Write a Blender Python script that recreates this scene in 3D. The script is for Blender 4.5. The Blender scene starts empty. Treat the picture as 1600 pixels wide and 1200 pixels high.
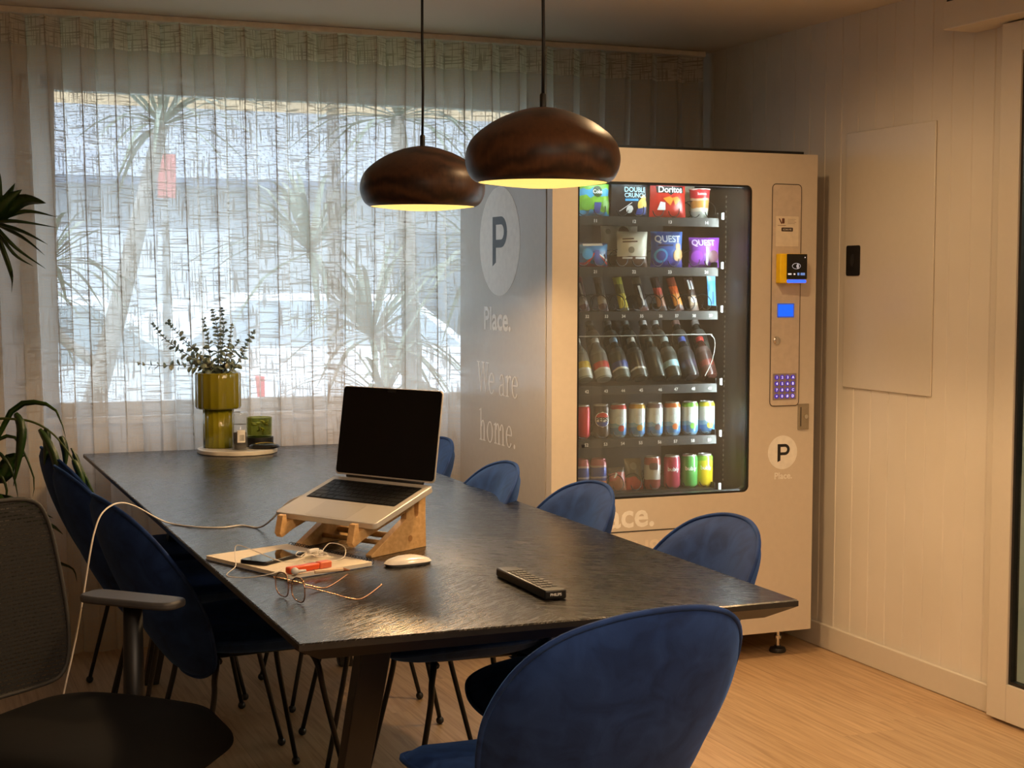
import bpy, math, random
from mathutils import Vector, Matrix
random.seed(7)
PI = math.pi
SC = bpy.context.scene
COL = SC.collection

# ------------------------------------------------------------------ camera, sky, sun, lights, exposure
yaw, pitch, roll = math.radians(22.2), math.radians(-3.885), math.radians(.13)
fw = Vector((math.sin(yaw)*math.cos(pitch), math.cos(yaw)*math.cos(pitch), math.sin(pitch)))
r0 = Vector((math.cos(yaw), -math.sin(yaw), 0)); u0 = r0.cross(fw)
rt = r0*math.cos(roll)+u0*math.sin(roll); up = u0*math.cos(roll)-r0*math.sin(roll)
cam = bpy.data.cameras.new('camera'); cam.sensor_width = 36; cam.lens = 54; cam.sensor_fit = 'HORIZONTAL'
cam.clip_start = .05; cam.clip_end = 300
co = bpy.data.objects.new('camera', cam); COL.objects.link(co)
co.matrix_world = Matrix(((rt.x, up.x, -fw.x, 0), (rt.y, up.y, -fw.y, 0), (rt.z, up.z, -fw.z, 1.38), (0, 0, 0, 1)))
SC.camera = co

SC.view_settings.view_transform = 'Standard'; SC.view_settings.look = 'None'
SC.view_settings.gamma = 1; SC.view_settings.use_curve_mapping = False
SC.view_settings.exposure = 0.0
SC.cycles.max_bounces = 10; SC.cycles.transparent_max_bounces = 24
SC.cycles.caustics_reflective = False; SC.cycles.caustics_refractive = False
SC.cycles.sample_clamp_indirect = 4.0

w = bpy.data.worlds.new('sky'); SC.world = w; w.use_nodes = True
wn = w.node_tree.nodes; wl = w.node_tree.links
bgn = wn['Background']; bgn.inputs['Strength'].default_value = 5.3
skt = wn.new('ShaderNodeTexSky'); skt.sky_type = 'HOSEK_WILKIE'; skt.turbidity = 8; skt.ground_albedo = .4
skt.sun_direction = Vector((-.3, -.35, .6)).normalized()
mixw = wn.new('ShaderNodeMix'); mixw.data_type = 'RGBA'; mixw.inputs[0].default_value = .92
mixw.inputs[7].default_value = (.76, .85, 1.05, 1)
wl.new(skt.outputs[0], mixw.inputs[6]); wl.new(mixw.outputs[2], bgn.inputs['Color'])

def lamp(name, kind, loc, power, color, size=.05, rot=None, spot=None, blend=.4):
    l = bpy.data.lights.new(name, kind); l.energy = power; l.color = color
    if kind == 'AREA': l.size = size
    else: l.shadow_soft_size = size
    if kind == 'SPOT': l.spot_size = math.radians(spot); l.spot_blend = blend
    o = bpy.data.objects.new(name, l); COL.objects.link(o); o.location = loc
    if rot: o.rotation_euler = rot
    return o
WARM = (1.0, .64, .32)
sun = lamp('sun', 'SUN', (0, 0, 20), 2.2, (1, .95, .88), rot=(math.radians(50), 0, math.radians(-35)))
sun.data.angle = .2
# recessed ceiling downlights; the last is unseen fill added for the left side
DOWN = [(2.30, 4.05, 66), (2.30, 2.2, 92), (2.30, .3, 70), (-1.6, 2.2, 9)]
for x, y, p in DOWN:
    lamp('downlight_beam', 'SPOT', (x, y, 2.325), p, WARM, .04, spot=168, blend=1.0)
# added fill lamp, out of view overhead, that brightens the near chair back
pn = lamp('added_ceiling_fill', 'AREA', (1.0, .75, 2.32), 50, (1, .76, .54), 1.2)
corr = lamp('corridor_fill', 'POINT', (4.0, 2.6, 2.1), 28, (1, .93, .82), .15)  # added light without a visible lamp, brightens the space behind the door glass
# daylight portal at the window opening
po = bpy.data.lights.new('window_portal', 'AREA'); po.shape = 'RECTANGLE'; po.size = 2.0; po.size_y = 1.28
po.cycles.is_portal = True
pob = bpy.data.objects.new('window_portal', po); COL.objects.link(pob)
pob.location = (1.54, 6.12, 1.495); pob.rotation_euler = (-PI/2, 0, 0)

# ------------------------------------------------------------------ helpers
def s2l(c):
    return tuple(((x/255)/12.92 if x/255 <= .04045 else (((x/255)+.055)/1.055)**2.4) for x in c)

class NT:
    def __init__(s, name):
        s.m = bpy.data.materials.new(name); s.m.use_nodes = True
        s.n = s.m.node_tree.nodes; s.l = s.m.node_tree.links
        s.b = s.n['Principled BSDF']; s.out = s.n['Material Output']
    def new(s, t, **kw):
        n = s.n.new(t)
        for k, v in kw.items(): setattr(n, k, v)
        return n
    def coord(s, kind='Object', scale=(1, 1, 1), rot=(0, 0, 0)):
        t = s.new('ShaderNodeTexCoord'); mp = s.new('ShaderNodeMapping')
        mp.inputs['Scale'].default_value = scale; mp.inputs['Rotation'].default_value = rot
        s.l.new(t.outputs[kind], mp.inputs[0]); return mp.outputs[0]
    def noise(s, vec, scale, detail=3, dist=0):
        n = s.new('ShaderNodeTexNoise'); n.inputs['Scale'].default_value = scale
        n.inputs['Detail'].default_value = detail; n.inputs['Distortion'].default_value = dist
        s.l.new(vec, n.inputs['Vector']); return n.outputs['Fac']
    def ramp(s, fac, stops, interp='LINEAR'):
        r = s.new('ShaderNodeValToRGB'); r.color_ramp.interpolation = interp
        e = r.color_ramp.elements
        while len(e) < len(stops): e.new(.5)
        for i, (p, c) in enumerate(stops):
            e[i].position = p; e[i].color = tuple(c)+(1,) if len(c) == 3 else c
        s.l.new(fac, r.inputs[0]); return r.outputs[0]
    def math(s, op, a, b=None):
        n = s.new('ShaderNodeMath', operation=op)
        for i, x in enumerate((a, b)):
            if x is None: continue
            if isinstance(x, (int, float)): n.inputs[i].default_value = x
            else: s.l.new(x, n.inputs[i])
        return n.outputs[0]
    def sep(s, vec):
        n = s.new('ShaderNodeSeparateXYZ'); s.l.new(vec, n.inputs[0]); return n.outputs
    def bump(s, h, strength=.2, dist=.002):
        b = s.new('ShaderNodeBump'); b.inputs['Strength'].default_value = strength; b.inputs['Distance'].default_value = dist
        s.l.new(h, b.inputs['Height']); s.l.new(b.outputs[0], s.b.inputs['Normal'])
    def set(s, **kw):
        for k, v in kw.items():
            i = s.b.inputs[k.replace('_', ' ')]
            if hasattr(v, 'links') or hasattr(v, 'is_linked'): s.l.new(v, i)
            else: i.default_value = v if not (isinstance(v, tuple) and len(v) == 3) else v+(1,)

def mat(name, rgb, rough=.5, metal=0, emit=0, spec=.5, var=.06, sheen=0, coat=0, scale=40, linear=False):
    t = NT(name); c = rgb if linear else s2l(rgb)
    if var and not emit:
        f = t.noise(t.coord('Object'), scale)
        col = t.ramp(f, [(.3, tuple(x*(1-var) for x in c)), (.7, tuple(min(1, x*(1+var)) for x in c))])
        t.set(Base_Color=col)
    else: t.set(Base_Color=c)
    t.set(Roughness=rough, Metallic=metal, Specular_IOR_Level=spec)
    if sheen:
        t.set(Sheen_Weight=sheen, Sheen_Roughness=.4)
        t.b.inputs['Sheen Tint'].default_value = tuple(min(1, x*3+.12) for x in c)+(1,)
    if coat: t.set(Coat_Weight=coat, Coat_Roughness=.1)
    if emit:
        t.set(Emission_Color=c, Emission_Strength=emit)
    return t.m

class MB:
    def __init__(s): s.v = []; s.f = []
    def add(s, v, f, M=None):
        o = len(s.v)
        s.v += [tuple(M @ Vector(p)) if M else tuple(p) for p in v]
        s.f += [tuple(i+o for i in q) for q in f]
        return s
    def box(s, x0, x1, y0, y1, z0, z1, M=None):
        v = [(x, y, z) for z in (z0, z1) for y in (y0, y1) for x in (x0, x1)]
        return s.add(v, [(0, 2, 3, 1), (4, 5, 7, 6), (0, 1, 5, 4), (2, 6, 7, 3), (0, 4, 6, 2), (1, 3, 7, 5)], M)
    def tube(s, pts, r, n=8, cap=True, closed=False):
        P = [Vector(p) for p in pts]; m = len(P); rad = r if isinstance(r, (list, tuple)) else [r]*m
        T = []
        for i in range(m):
            a = P[i-1] if (i > 0 or closed) else P[i]; b = P[(i+1) % m] if (i < m-1 or closed) else P[i]
            t = (b-a); T.append(t.normalized() if t.length > 1e-9 else Vector((0, 0, 1)))
        ref = Vector((0, 0, 1)) if abs(T[0].z) < .9 else Vector((1, 0, 0))
        nrm = (ref-T[0]*ref.dot(T[0])).normalized(); v = []
        for i in range(m):
            nrm = nrm-T[i]*nrm.dot(T[i])
            nrm = nrm.normalized() if nrm.length > 1e-6 else T[i].orthogonal().normalized()
            b = T[i].cross(nrm)
            for k in range(n):
                a = 2*PI*k/n; v.append(P[i]+(nrm*math.cos(a)+b*math.sin(a))*rad[i])
        f = []
        for i in range(m if closed else m-1):
            j = (i+1) % m
            for k in range(n):
                k2 = (k+1) % n; f.append((i*n+k, i*n+k2, j*n+k2, j*n+k))
        if cap and not closed:
            f.append(tuple(range(n))[::-1]); f.append(tuple((m-1)*n+k for k in range(n)))
        return s.add(v, f)
    def lathe(s, prof, n=32, M=None, rib=None, cap=True):
        v = []; f = []
        for r, z in prof:
            for k in range(n):
                a = 2*PI*k/n; rr = r*(rib(a) if rib else 1)
                v.append((rr*math.cos(a), rr*math.sin(a), z))
        for i in range(len(prof)-1):
            for k in range(n):
                k2 = (k+1) % n; f.append((i*n+k, i*n+k2, (i+1)*n+k2, (i+1)*n+k))
        if cap:
            if prof[0][0] > 1e-6: f.append(tuple(range(n))[::-1])
            if prof[-1][0] > 1e-6: f.append(tuple((len(prof)-1)*n+k for k in range(n)))
        return s.add(v, f, M)
    def sphere(s, c, r, nu=16, nv=10):
        r = (r, r, r) if isinstance(r, (int, float)) else r
        prof = [(max(1e-5, math.sin(PI*i/nv)), -math.cos(PI*i/nv)) for i in range(nv+1)]
        return s.lathe(prof, nu, Matrix.Translation(c) @ Matrix.Diagonal((r[0], r[1], r[2], 1)), cap=False)
    def prism(s, poly, fn0, fn1):
        n = len(poly); v = [fn0(*p) for p in poly]+[fn1(*p) for p in poly]
        f = [tuple(range(n))[::-1], tuple(range(n, 2*n))]+[(i, (i+1) % n, n+(i+1) % n, n+i) for i in range(n)]
        return s.add(v, f)
    def ringplate(s, outer, inner, fn0, fn1):
        n = len(outer)
        v = [fn0(*p) for p in outer]+[fn0(*p) for p in inner]+[fn1(*p) for p in outer]+[fn1(*p) for p in inner]
        f = []
        for i in range(n):
            j = (i+1) % n
            f += [(i, j, n+j, n+i), (2*n+i, 3*n+i, 3*n+j, 2*n+j), (i, 2*n+i, 2*n+j, j), (n+i, n+j, 3*n+j, 3*n+i)]
        return s.add(v, f)
    def grid(s, nu, nv, fn):
        v = [fn(i/nu, j/nv) for j in range(nv+1) for i in range(nu+1)]
        f = [(j*(nu+1)+i, j*(nu+1)+i+1, (j+1)*(nu+1)+i+1, (j+1)*(nu+1)+i) for j in range(nv) for i in range(nu)]
        return s.add(v, f)
    def build(s, name, m, parent=None, smooth=False, bevel=0, loc=None, seg=2):
        me = bpy.data.meshes.new(name); me.from_pydata(s.v, [], s.f); me.update()
        if not me.validate(verbose=False): pass
        import bmesh
        b = bmesh.new(); b.from_mesh(me)
        bmesh.ops.recalc_face_normals(b, faces=b.faces); b.to_mesh(me); b.free()
        o = bpy.data.objects.new(name, me); COL.objects.link(o)
        if m: me.materials.append(m)
        if smooth:
            for p in me.polygons: p.use_smooth = True
            if smooth == 'auto':
                me.set_sharp_from_angle(angle=math.radians(40))
        if bevel:
            bv = o.modifiers.new('bevel', 'BEVEL'); bv.width = bevel; bv.segments = seg; bv.limit_method = 'ANGLE'; bv.angle_limit = math.radians(35)
            for p in me.polygons: p.use_smooth = True
            me.set_sharp_from_angle(angle=math.radians(30))
        if parent: o.parent = parent
        if loc: o.location = loc
        return o

def tag(o, label=None, cat=None, group=None, kind=None):
    if label: o['label'] = label
    if cat: o['category'] = cat
    if group: o['group'] = group
    if kind: o['kind'] = kind
    return o
def thing(name, label, cat, loc=(0, 0, 0), rotz=0, group=None):
    o = bpy.data.objects.new(name, None); COL.objects.link(o); o.location = loc; o.rotation_euler = (0, 0, rotz)
    o.empty_display_size = .1
    return tag(o, label, cat, group)
def dup(root, loc, rotz, label, group=None):
    def cp(o, par):
        c = o.copy(); COL.objects.link(c)
        if par: c.parent = par
        for ch in o.children: cp(ch, c)
        return c
    r = cp(root, None); r.location = loc; r.rotation_euler = (0, 0, rotz); r['label'] = label
    if group: r['group'] = group
    return r
def struct(o): o['kind'] = 'structure'; return o

_tc = {}
def text_geo(s, size=1.0, center=True, spacing=1.0, shear=0, bold=0):
    key = (s, spacing, shear, bold)
    if key not in _tc:
        c = bpy.data.curves.new('t', 'FONT'); c.body = s; c.size = 1; c.space_character = spacing; c.shear = shear
        c.resolution_u = 3; c.offset = bold
        o = bpy.data.objects.new('t', c); COL.objects.link(o)
        dg = bpy.context.evaluated_depsgraph_get(); me = bpy.data.meshes.new_from_object(o.evaluated_get(dg))
        _tc[key] = ([tuple(v.co) for v in me.vertices], [tuple(p.vertices) for p in me.polygons])
        bpy.data.objects.remove(o); bpy.data.meshes.remove(me); bpy.data.curves.remove(c)
    v, f = _tc[key]
    x0 = min(p[0] for p in v); x1 = max(p[0] for p in v); y0 = min(p[1] for p in v); y1 = max(p[1] for p in v)
    ox = (x0+x1)/2 if center else x0; oy = (y0+y1)/2 if center else 0
    return [((p[0]-ox)*size, (p[1]-oy)*size) for p in v], f, (x1-x0)*size, (y1-y0)*size
def put_text(mb, s, fn, height=None, width=None, bold=0, **kw):
    v, f, wd, h = text_geo(s, 1.0, bold=.022 if bold else 0, **kw)
    k = width/wd if width else height/h
    mb.add([fn(p[0]*k, p[1]*k) for p in v], f)
    return mb

def rrect(x0, x1, z0, z1, r, k=6, m=6):
    pts = []
    for cx, cz, a0 in ((x1-r, z1-r, 0), (x0+r, z1-r, PI/2), (x0+r, z0+r, PI), (x1-r, z0+r, 3*PI/2)):
        for i in range(k+1):
            a = a0+PI/2*i/k; pts.append((cx+r*math.cos(a), cz+r*math.sin(a)))
    return pts
def catmull(pts, n=6, closed=False):
    P = [Vector(p) for p in pts]; out = []; m = len(P)
    for i in range(m if closed else m-1):
        if closed: p0, p1, p2, p3 = P[i-1], P[i], P[(i+1) % m], P[(i+2) % m]
        else: p0, p1, p2, p3 = P[max(0, i-1)], P[i], P[i+1], P[min(m-1, i+2)]
        for k in range(n):
            t = k/n
            out.append(.5*((2*p1)+(p2-p0)*t+(2*p0-5*p1+4*p2-p3)*t*t+(3*p1-p0-3*p2+p3)*t**3))
    if not closed: out.append(P[-1])
    return out

# ------------------------------------------------------------------ materials
def m_wall():
    t = NT('painted_wall'); v = t.coord('Object'); f = t.noise(v, 3)
    t.set(Base_Color=t.ramp(f, [(.3, s2l((214, 207, 194))), (.7, s2l((222, 215, 203)))]), Roughness=.55); t.bump(t.noise(v, 180), .05); return t.m
WALL = m_wall()
def m_ceil():
    t = NT('ceiling_paint'); v = t.coord('Object')
    t.set(Base_Color=s2l((212, 204, 192)), Roughness=.8); t.bump(t.noise(v, 120), .08); return t.m
CEIL = m_ceil()
def m_floor():
    t = NT('oak_floor'); v = t.coord('Object')
    x, y, z = t.sep(v)
    px = t.math('DIVIDE', x, .19); row = t.math('FLOOR', px)
    wn_ = t.new('ShaderNodeTexWhiteNoise', noise_dimensions='1D'); t.l.new(row, wn_.inputs['W'])
    yo = t.math('ADD', y, t.math('MULTIPLY', wn_.outputs[0], 5.0)); brd = t.math('FLOOR', t.math('DIVIDE', yo, 1.25))
    wn2 = t.new('ShaderNodeTexWhiteNoise', noise_dimensions='2D')
    cb = t.new('ShaderNodeCombineXYZ'); t.l.new(row, cb.inputs[0]); t.l.new(brd, cb.inputs[1]); t.l.new(cb.outputs[0], wn2.inputs['Vector'])
    cg = t.new('ShaderNodeCombineXYZ'); t.l.new(t.math('MULTIPLY', x, 34.0), cg.inputs[0])
    t.l.new(t.math('MULTIPLY', yo, 1.6), cg.inputs[1]); t.l.new(t.math('MULTIPLY', wn2.outputs[0], 9.0), cg.inputs[2])
    g = t.noise(cg.outputs[0], 2.2, 6, .6)
    base = t.ramp(g, [(.25, s2l((156, 124, 88))), (.5, s2l((184, 152, 114))), (.75, s2l((200, 170, 132)))])
    hv = t.new('ShaderNodeHueSaturation'); t.l.new(base, hv.inputs['Color'])
    t.l.new(t.math('ADD', t.math('MULTIPLY', wn2.outputs[0], .16), .92), hv.inputs['Value'])
    fr = t.math('FRACT', px); edge = t.math('LESS_THAN', fr, .012)
    mx = t.new('ShaderNodeMix', data_type='RGBA'); t.l.new(t.math('MULTIPLY', edge, .45), mx.inputs[0])
    t.l.new(hv.outputs[0], mx.inputs[6]); mx.inputs[7].default_value = s2l((96, 66, 42))+(1,)
    t.set(Base_Color=mx.outputs[2], Roughness=.42); t.bump(g, .05); return t.m
FLOOR = m_floor()
def m_table():
    t = NT('black_brushed_wood'); v = t.coord('Object'); x, y, z = t.sep(v)
    s_ = t.math('SIGN', x)
    # chevron veneer: the grain is mirrored about the long centre line
    ax = t.math('ABSOLUTE', x)
    cg = t.new('ShaderNodeCombineXYZ')
    a = t.math('ADD', t.math('MULTIPLY', ax, .62), t.math('MULTIPLY', y, .78)); b = t.math('SUBTRACT', t.math('MULTIPLY', y, .62), t.math('MULTIPLY', ax, .78))
    t.l.new(t.math('MULTIPLY', a, 135.0), cg.inputs[0]); t.l.new(t.math('MULTIPLY', b, 11.0), cg.inputs[1]); t.l.new(t.math('MULTIPLY', s_, 3.0), cg.inputs[2])
    g = t.noise(cg.outputs[0], 1.2, 4, 2.2)
    big = t.noise(v, 2.2, 2)
    col = t.ramp(g, [(.36, (.0028, .0025, .0023)), (.54, (.0080, .0066, .0054)), (.72, (.046, .036, .026))])
    t.set(Base_Color=col, Roughness=t.ramp(t.math('ADD', t.math('MULTIPLY', g, .7), t.math('MULTIPLY', big, .3)), [(.3, (.19, .19, .19)), (.7, (.33, .33, .33))]))
    t.set(Specular_IOR_Level=t.ramp(g, [(.38, (.24, .24, .24)), (.60, (.72, .72, .72))]))
    t.bump(g, .35, .0012); return t.m
TABLE = m_table()
def m_velvet():
    t = NT('navy_velvet'); v = t.coord('Object'); f = t.noise(v, 15, 5, 1.0)
    t.set(Base_Color=t.ramp(f, [(.32, (.0075, .021, .082)), (.50, (.0115, .033, .125)), (.70, (.016, .044, .160))]), Roughness=.75, Specular_IOR_Level=.15,
          Sheen_Weight=.35, Sheen_Roughness=.35)
    t.b.inputs['Sheen Tint'].default_value = (.10, .26, .70, 1)
    t.bump(t.noise(v, 260), .08); return t.m
VELVET = m_velvet()
BLACKM = mat('black_metal', (18, 17, 17), .35, .3)
BLACKP = mat('black_plastic', (20, 20, 21), .45)
DARKP = mat('charcoal_plastic', (48, 48, 50), .5)
WHITEP = mat('white_plastic', (226, 222, 214), .4)
CHROME = mat('chrome', (210, 205, 195), .18, 1)
DOORW = mat('cream_door_paint', (212, 204, 190), .4, var=.01)
def m_walnut():
    t = NT('dark_walnut'); v = t.coord('Object', (1, 1, 1), (0.5, .9, 0))
    wv = t.new('ShaderNodeTexWave', wave_type='RINGS', rings_direction='X'); wv.inputs['Scale'].default_value = 9; wv.inputs['Distortion'].default_value = 3.5
    wv.inputs['Detail'].default_value = 4; wv.inputs['Detail Scale'].default_value = 2.2
    t.l.new(v, wv.inputs['Vector'])
    g = t.noise(t.coord('Object', (60, 60, 6), (.3, .2, 0)), 2, 4)
    f = t.math('ADD', t.math('MULTIPLY', wv.outputs['Fac'], .55), t.math('MULTIPLY', g, .45))
    t.set(Base_Color=t.ramp(f, [(.2, s2l((40, 24, 15))), (.5, s2l((62, 38, 24))), (.85, s2l((84, 54, 34)))]), Roughness=.42, Specular_IOR_Level=.35); t.bump(g, .08); return t.m
WALNUT = m_walnut()
def m_lightwood():
    t = NT('beech_plywood'); v = t.coord('Object', (50, 4, 50)); g = t.noise(v, 2, 5, .4)
    t.set(Base_Color=t.ramp(g, [(.3, s2l((198, 154, 98))), (.7, s2l((222, 182, 126)))]), Roughness=.45); return t.m
BEECH = m_lightwood()
def m_linen():
    t = NT('sheer_linen'); uv = t.new('ShaderNodeUVMap'); uv.uv_map = 'UVMap'
    def streak(sx, sy, lo, hi, sc):
        mp = t.new('ShaderNodeMapping'); mp.inputs['Scale'].default_value = (sx, sy, 1); t.l.new(uv.outputs[0], mp.inputs[0])
        n = t.noise(mp.outputs[0], sc, 2)
        return t.ramp(n, [(lo, (0, 0, 0)), (hi, (1, 1, 1))])
    h = streak(9, 170, .53, .61, 1.0)        # weft slubs run across
    vv = streak(160, 7, .54, .62, 1.0)      # warp slubs run down
    fine = streak(520, 520, .4, .6, 1.0)
    a = t.math('MAXIMUM', h, vv)
    al = t.math('ADD', t.math('MULTIPLY', a, .34), t.math('MULTIPLY', fine, .06))
    _, y, _z = t.sep(uv.outputs[0])
    head = t.math('GREATER_THAN', y, 2.205)
    al = t.math('ADD', al, .52)
    al = t.math('MINIMUM', t.math('ADD', al, t.math('MULTIPLY', head, .42)), .97)
    dif = t.new('ShaderNodeBsdfDiffuse'); trl = t.new('ShaderNodeBsdfTranslucent'); trp = t.new('ShaderNodeBsdfTransparent')
    c = t.ramp(a, [(0, s2l((240, 233, 223))), (1, s2l((198, 187, 172)))])
    t.l.new(c, dif.inputs[0]); t.l.new(c, trl.inputs[0])
    m1 = t.new('ShaderNodeMixShader'); m1.inputs[0].default_value = .54; t.l.new(dif.outputs[0], m1.inputs[1]); t.l.new(trl.outputs[0], m1.inputs[2])
    m2 = t.new('ShaderNodeMixShader'); t.l.new(al, m2.inputs[0]); t.l.new(trp.outputs[0], m2.inputs[1]); t.l.new(m1.outputs[0], m2.inputs[2])
    t.l.new(m2.outputs[0], t.out.inputs[0]); return t.m
LINEN = m_linen()
def m_glass(name, tint=(.92, .95, .94), ior=1.45, rough=.0, boost=1.0, haze=0):
    t = NT(name); tr = t.new('ShaderNodeBsdfTransparent'); tr.inputs[0].default_value = tint+(1,)
    gl = t.new('ShaderNodeBsdfGlossy'); gl.inputs['Roughness'].default_value = rough
    fr = t.new('ShaderNodeFresnel'); fr.inputs[0].default_value = ior
    m = t.new('ShaderNodeMixShader'); t.l.new(t.math('MULTIPLY', t.math('MULTIPLY', fr.outputs[0], boost), t.math('SUBTRACT', 1.0, t.new('ShaderNodeNewGeometry').outputs['Backfacing'])), m.inputs[0]); t.l.new(tr.outputs[0], m.inputs[1]); t.l.new(gl.outputs[0], m.inputs[2])
    last = m
    if haze:      # pale diffuse veil; on the cooler glass it paints in the room's reflection
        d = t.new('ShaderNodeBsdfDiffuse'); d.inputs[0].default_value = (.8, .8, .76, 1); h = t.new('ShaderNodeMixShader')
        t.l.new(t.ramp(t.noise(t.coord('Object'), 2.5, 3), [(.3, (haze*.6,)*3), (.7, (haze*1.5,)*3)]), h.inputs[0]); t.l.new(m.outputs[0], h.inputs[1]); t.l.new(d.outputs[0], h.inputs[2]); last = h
    t.l.new(last.outputs[0], t.out.inputs[0]); return t.m
GLASS = m_glass('window_glass')
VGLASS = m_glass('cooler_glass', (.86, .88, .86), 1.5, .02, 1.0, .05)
CLEAR = m_glass('clear_plastic', (.9, .92, .92), 1.45, .05)

# ------------------------------------------------------------------ room shell
struct(MB().box(-3, 5.2, -2, 6.05, -.1, 0).build('floor', FLOOR))
struct(MB().box(-3, 5.2, -2, 6.05, 2.335, 2.43).build('ceiling', CEIL))
WX0, WX1, WZ0, WZ1 = .545, 2.53, .865, 2.125
b = MB()
b.box(-3, WX0, 5.9, 6.05, 0, 2.335); b.box(WX1, 5.2, 5.9, 6.05, 0, 2.335)
b.box(WX0, WX1, 5.9, 6.05, 0, WZ0); b.box(WX0, WX1, 5.9, 6.05, WZ1, 2.335)
struct(b.build('wall_back', WALL))
struct(MB().box(-3.1, -3, -2, 6.05, 0, 2.335).build('wall_left', WALL))
struct(MB().box(-3, 5.2, -2.1, -2, 0, 2.335).build('wall_front', WALL))
# right wall: vertical boards with v-grooves
prof = [(3.40, 5.9), (3.25, 5.9)]
y = 5.83
while y > 3.90:
    prof += [(3.25, y+.0035), (3.2535, y), (3.25, y-.0035)]; y -= .1045
prof += [(3.25, 3.80), (3.40, 3.80)]
b = MB().prism(prof, lambda x, y: (x, y, 0), lambda x, y: (x, y, 2.335))
b.box(3.25, 3.40, -2, 2.3, 0, 2.335); b.box(3.25, 3.40, 2.3, 3.80, 2.12, 2.335)
struct(b.build('wall_right', WALL))
struct(MB().box(3.234, 3.25, 3.88, 5.9, 0, .092).build('baseboard_right', DOORW, bevel=.004))
struct(MB().box(4.6, 4.7, -2, 6.05, 0, 2.335).build('wall_corridor', mat('corridor_paint', (150, 150, 140), .6)))
# window
wf = MB(); fy0, fy1 = 5.93, 5.99
wf.box(WX0, WX1, fy0, fy1, WZ1-.05, WZ1); wf.box(WX0, WX1, fy0, fy1, WZ0, WZ0+.05)
wf.box(WX0, WX0+.05, fy0, fy1, WZ0, WZ1); wf.box(WX1-.05, WX1, fy0, fy1, WZ0, WZ1)
win = struct(wf.build('window_1', mat('window_frame_paint', (206, 204, 198), .4)))
MB().box(WX0+.05, WX1-.05, 5.958, 5.962, WZ0+.05, WZ1-.05).build('window_pane', GLASS, win)
MB().box(WX0-.02, WX1+.02, 5.86, 5.93, WZ0-.025, WZ0).build('window_sill', DOORW, win)
# sliding door: leaf, glass, header track
dr = thing('door_1', None, None, (0, 0, 0)); dr['kind'] = 'structure'
b = MB(); DX0, DX1 = 3.195, 3.235
b.box(DX0, DX1, 3.765, 3.855, .012, 2.165); b.box(DX0, DX1, 2.75, 2.85, .012, 2.165)
b.box(DX0, DX1, 2.85, 3.765, .012, .13); b.box(DX0, DX1, 2.85, 3.765, 2.075, 2.165)
struct(b.build('door_leaf', DOORW, dr, bevel=.002))
b = MB()
for y0_, y1_, z0_, z1_ in ((3.755, 3.765, .13, 2.075), (2.85, 2.86, .13, 2.075), (2.86, 3.755, .13, .14), (2.86, 3.755, 2.065, 2.075)):
    b.box(DX0+.008, DX1-.008, y0_, y1_, z0_, z1_)
struct(b.build('glazing_gasket', BLACKP, dr))
struct(MB().box(3.212, 3.218, 2.855, 3.76, .135, 2.07).build('door_glass', m_glass('door_glass_mat', (.80, .88, .84), 1.5, .01), dr))
struct(MB().box(3.165, 3.195, 3.60, 3.63, .85, 1.15).build('door_handle', CHROME, dr, bevel=.006))
struct(MB().box(3.12, 3.25, 2.0, 4.045, 2.170, 2.257).build('trim_1', DOORW, None, bevel=.003))
struct(MB().box(3.125, 3.248, 2.0, 4.035, 2.258, 2.275).build('trim_2', BLACKP, None))

# access panel on the wall
ap = thing('access_panel', 'flush cream hatch panel on the grooved wall beside the vending machine', 'hatch panel', (3.25, 4.487, .99))
MB().box(-.007, -.0005, -.257, .257, 0, .922).build('panel_face', mat('hatch_paint', (216, 209, 196), .35, var=.01), ap, bevel=.003)
lt = MB().prism(rrect(.158, .241, .407, .516, .008), lambda y, z: (-.010, y, z), lambda y, z: (-.0065, y, z)).build('latch', BLACKP, ap); lt['label'] = 'black flush latch'
MB().prism([(.2+.012*math.cos(a*PI/8), .462+.022*math.sin(a*PI/8)) for a in range(16)], lambda y, z: (-.0125, y, z), lambda y, z: (-.0095, y, z)).build('latch_key', mat('latch_insert', (46, 46, 47), .3), lt)

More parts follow.
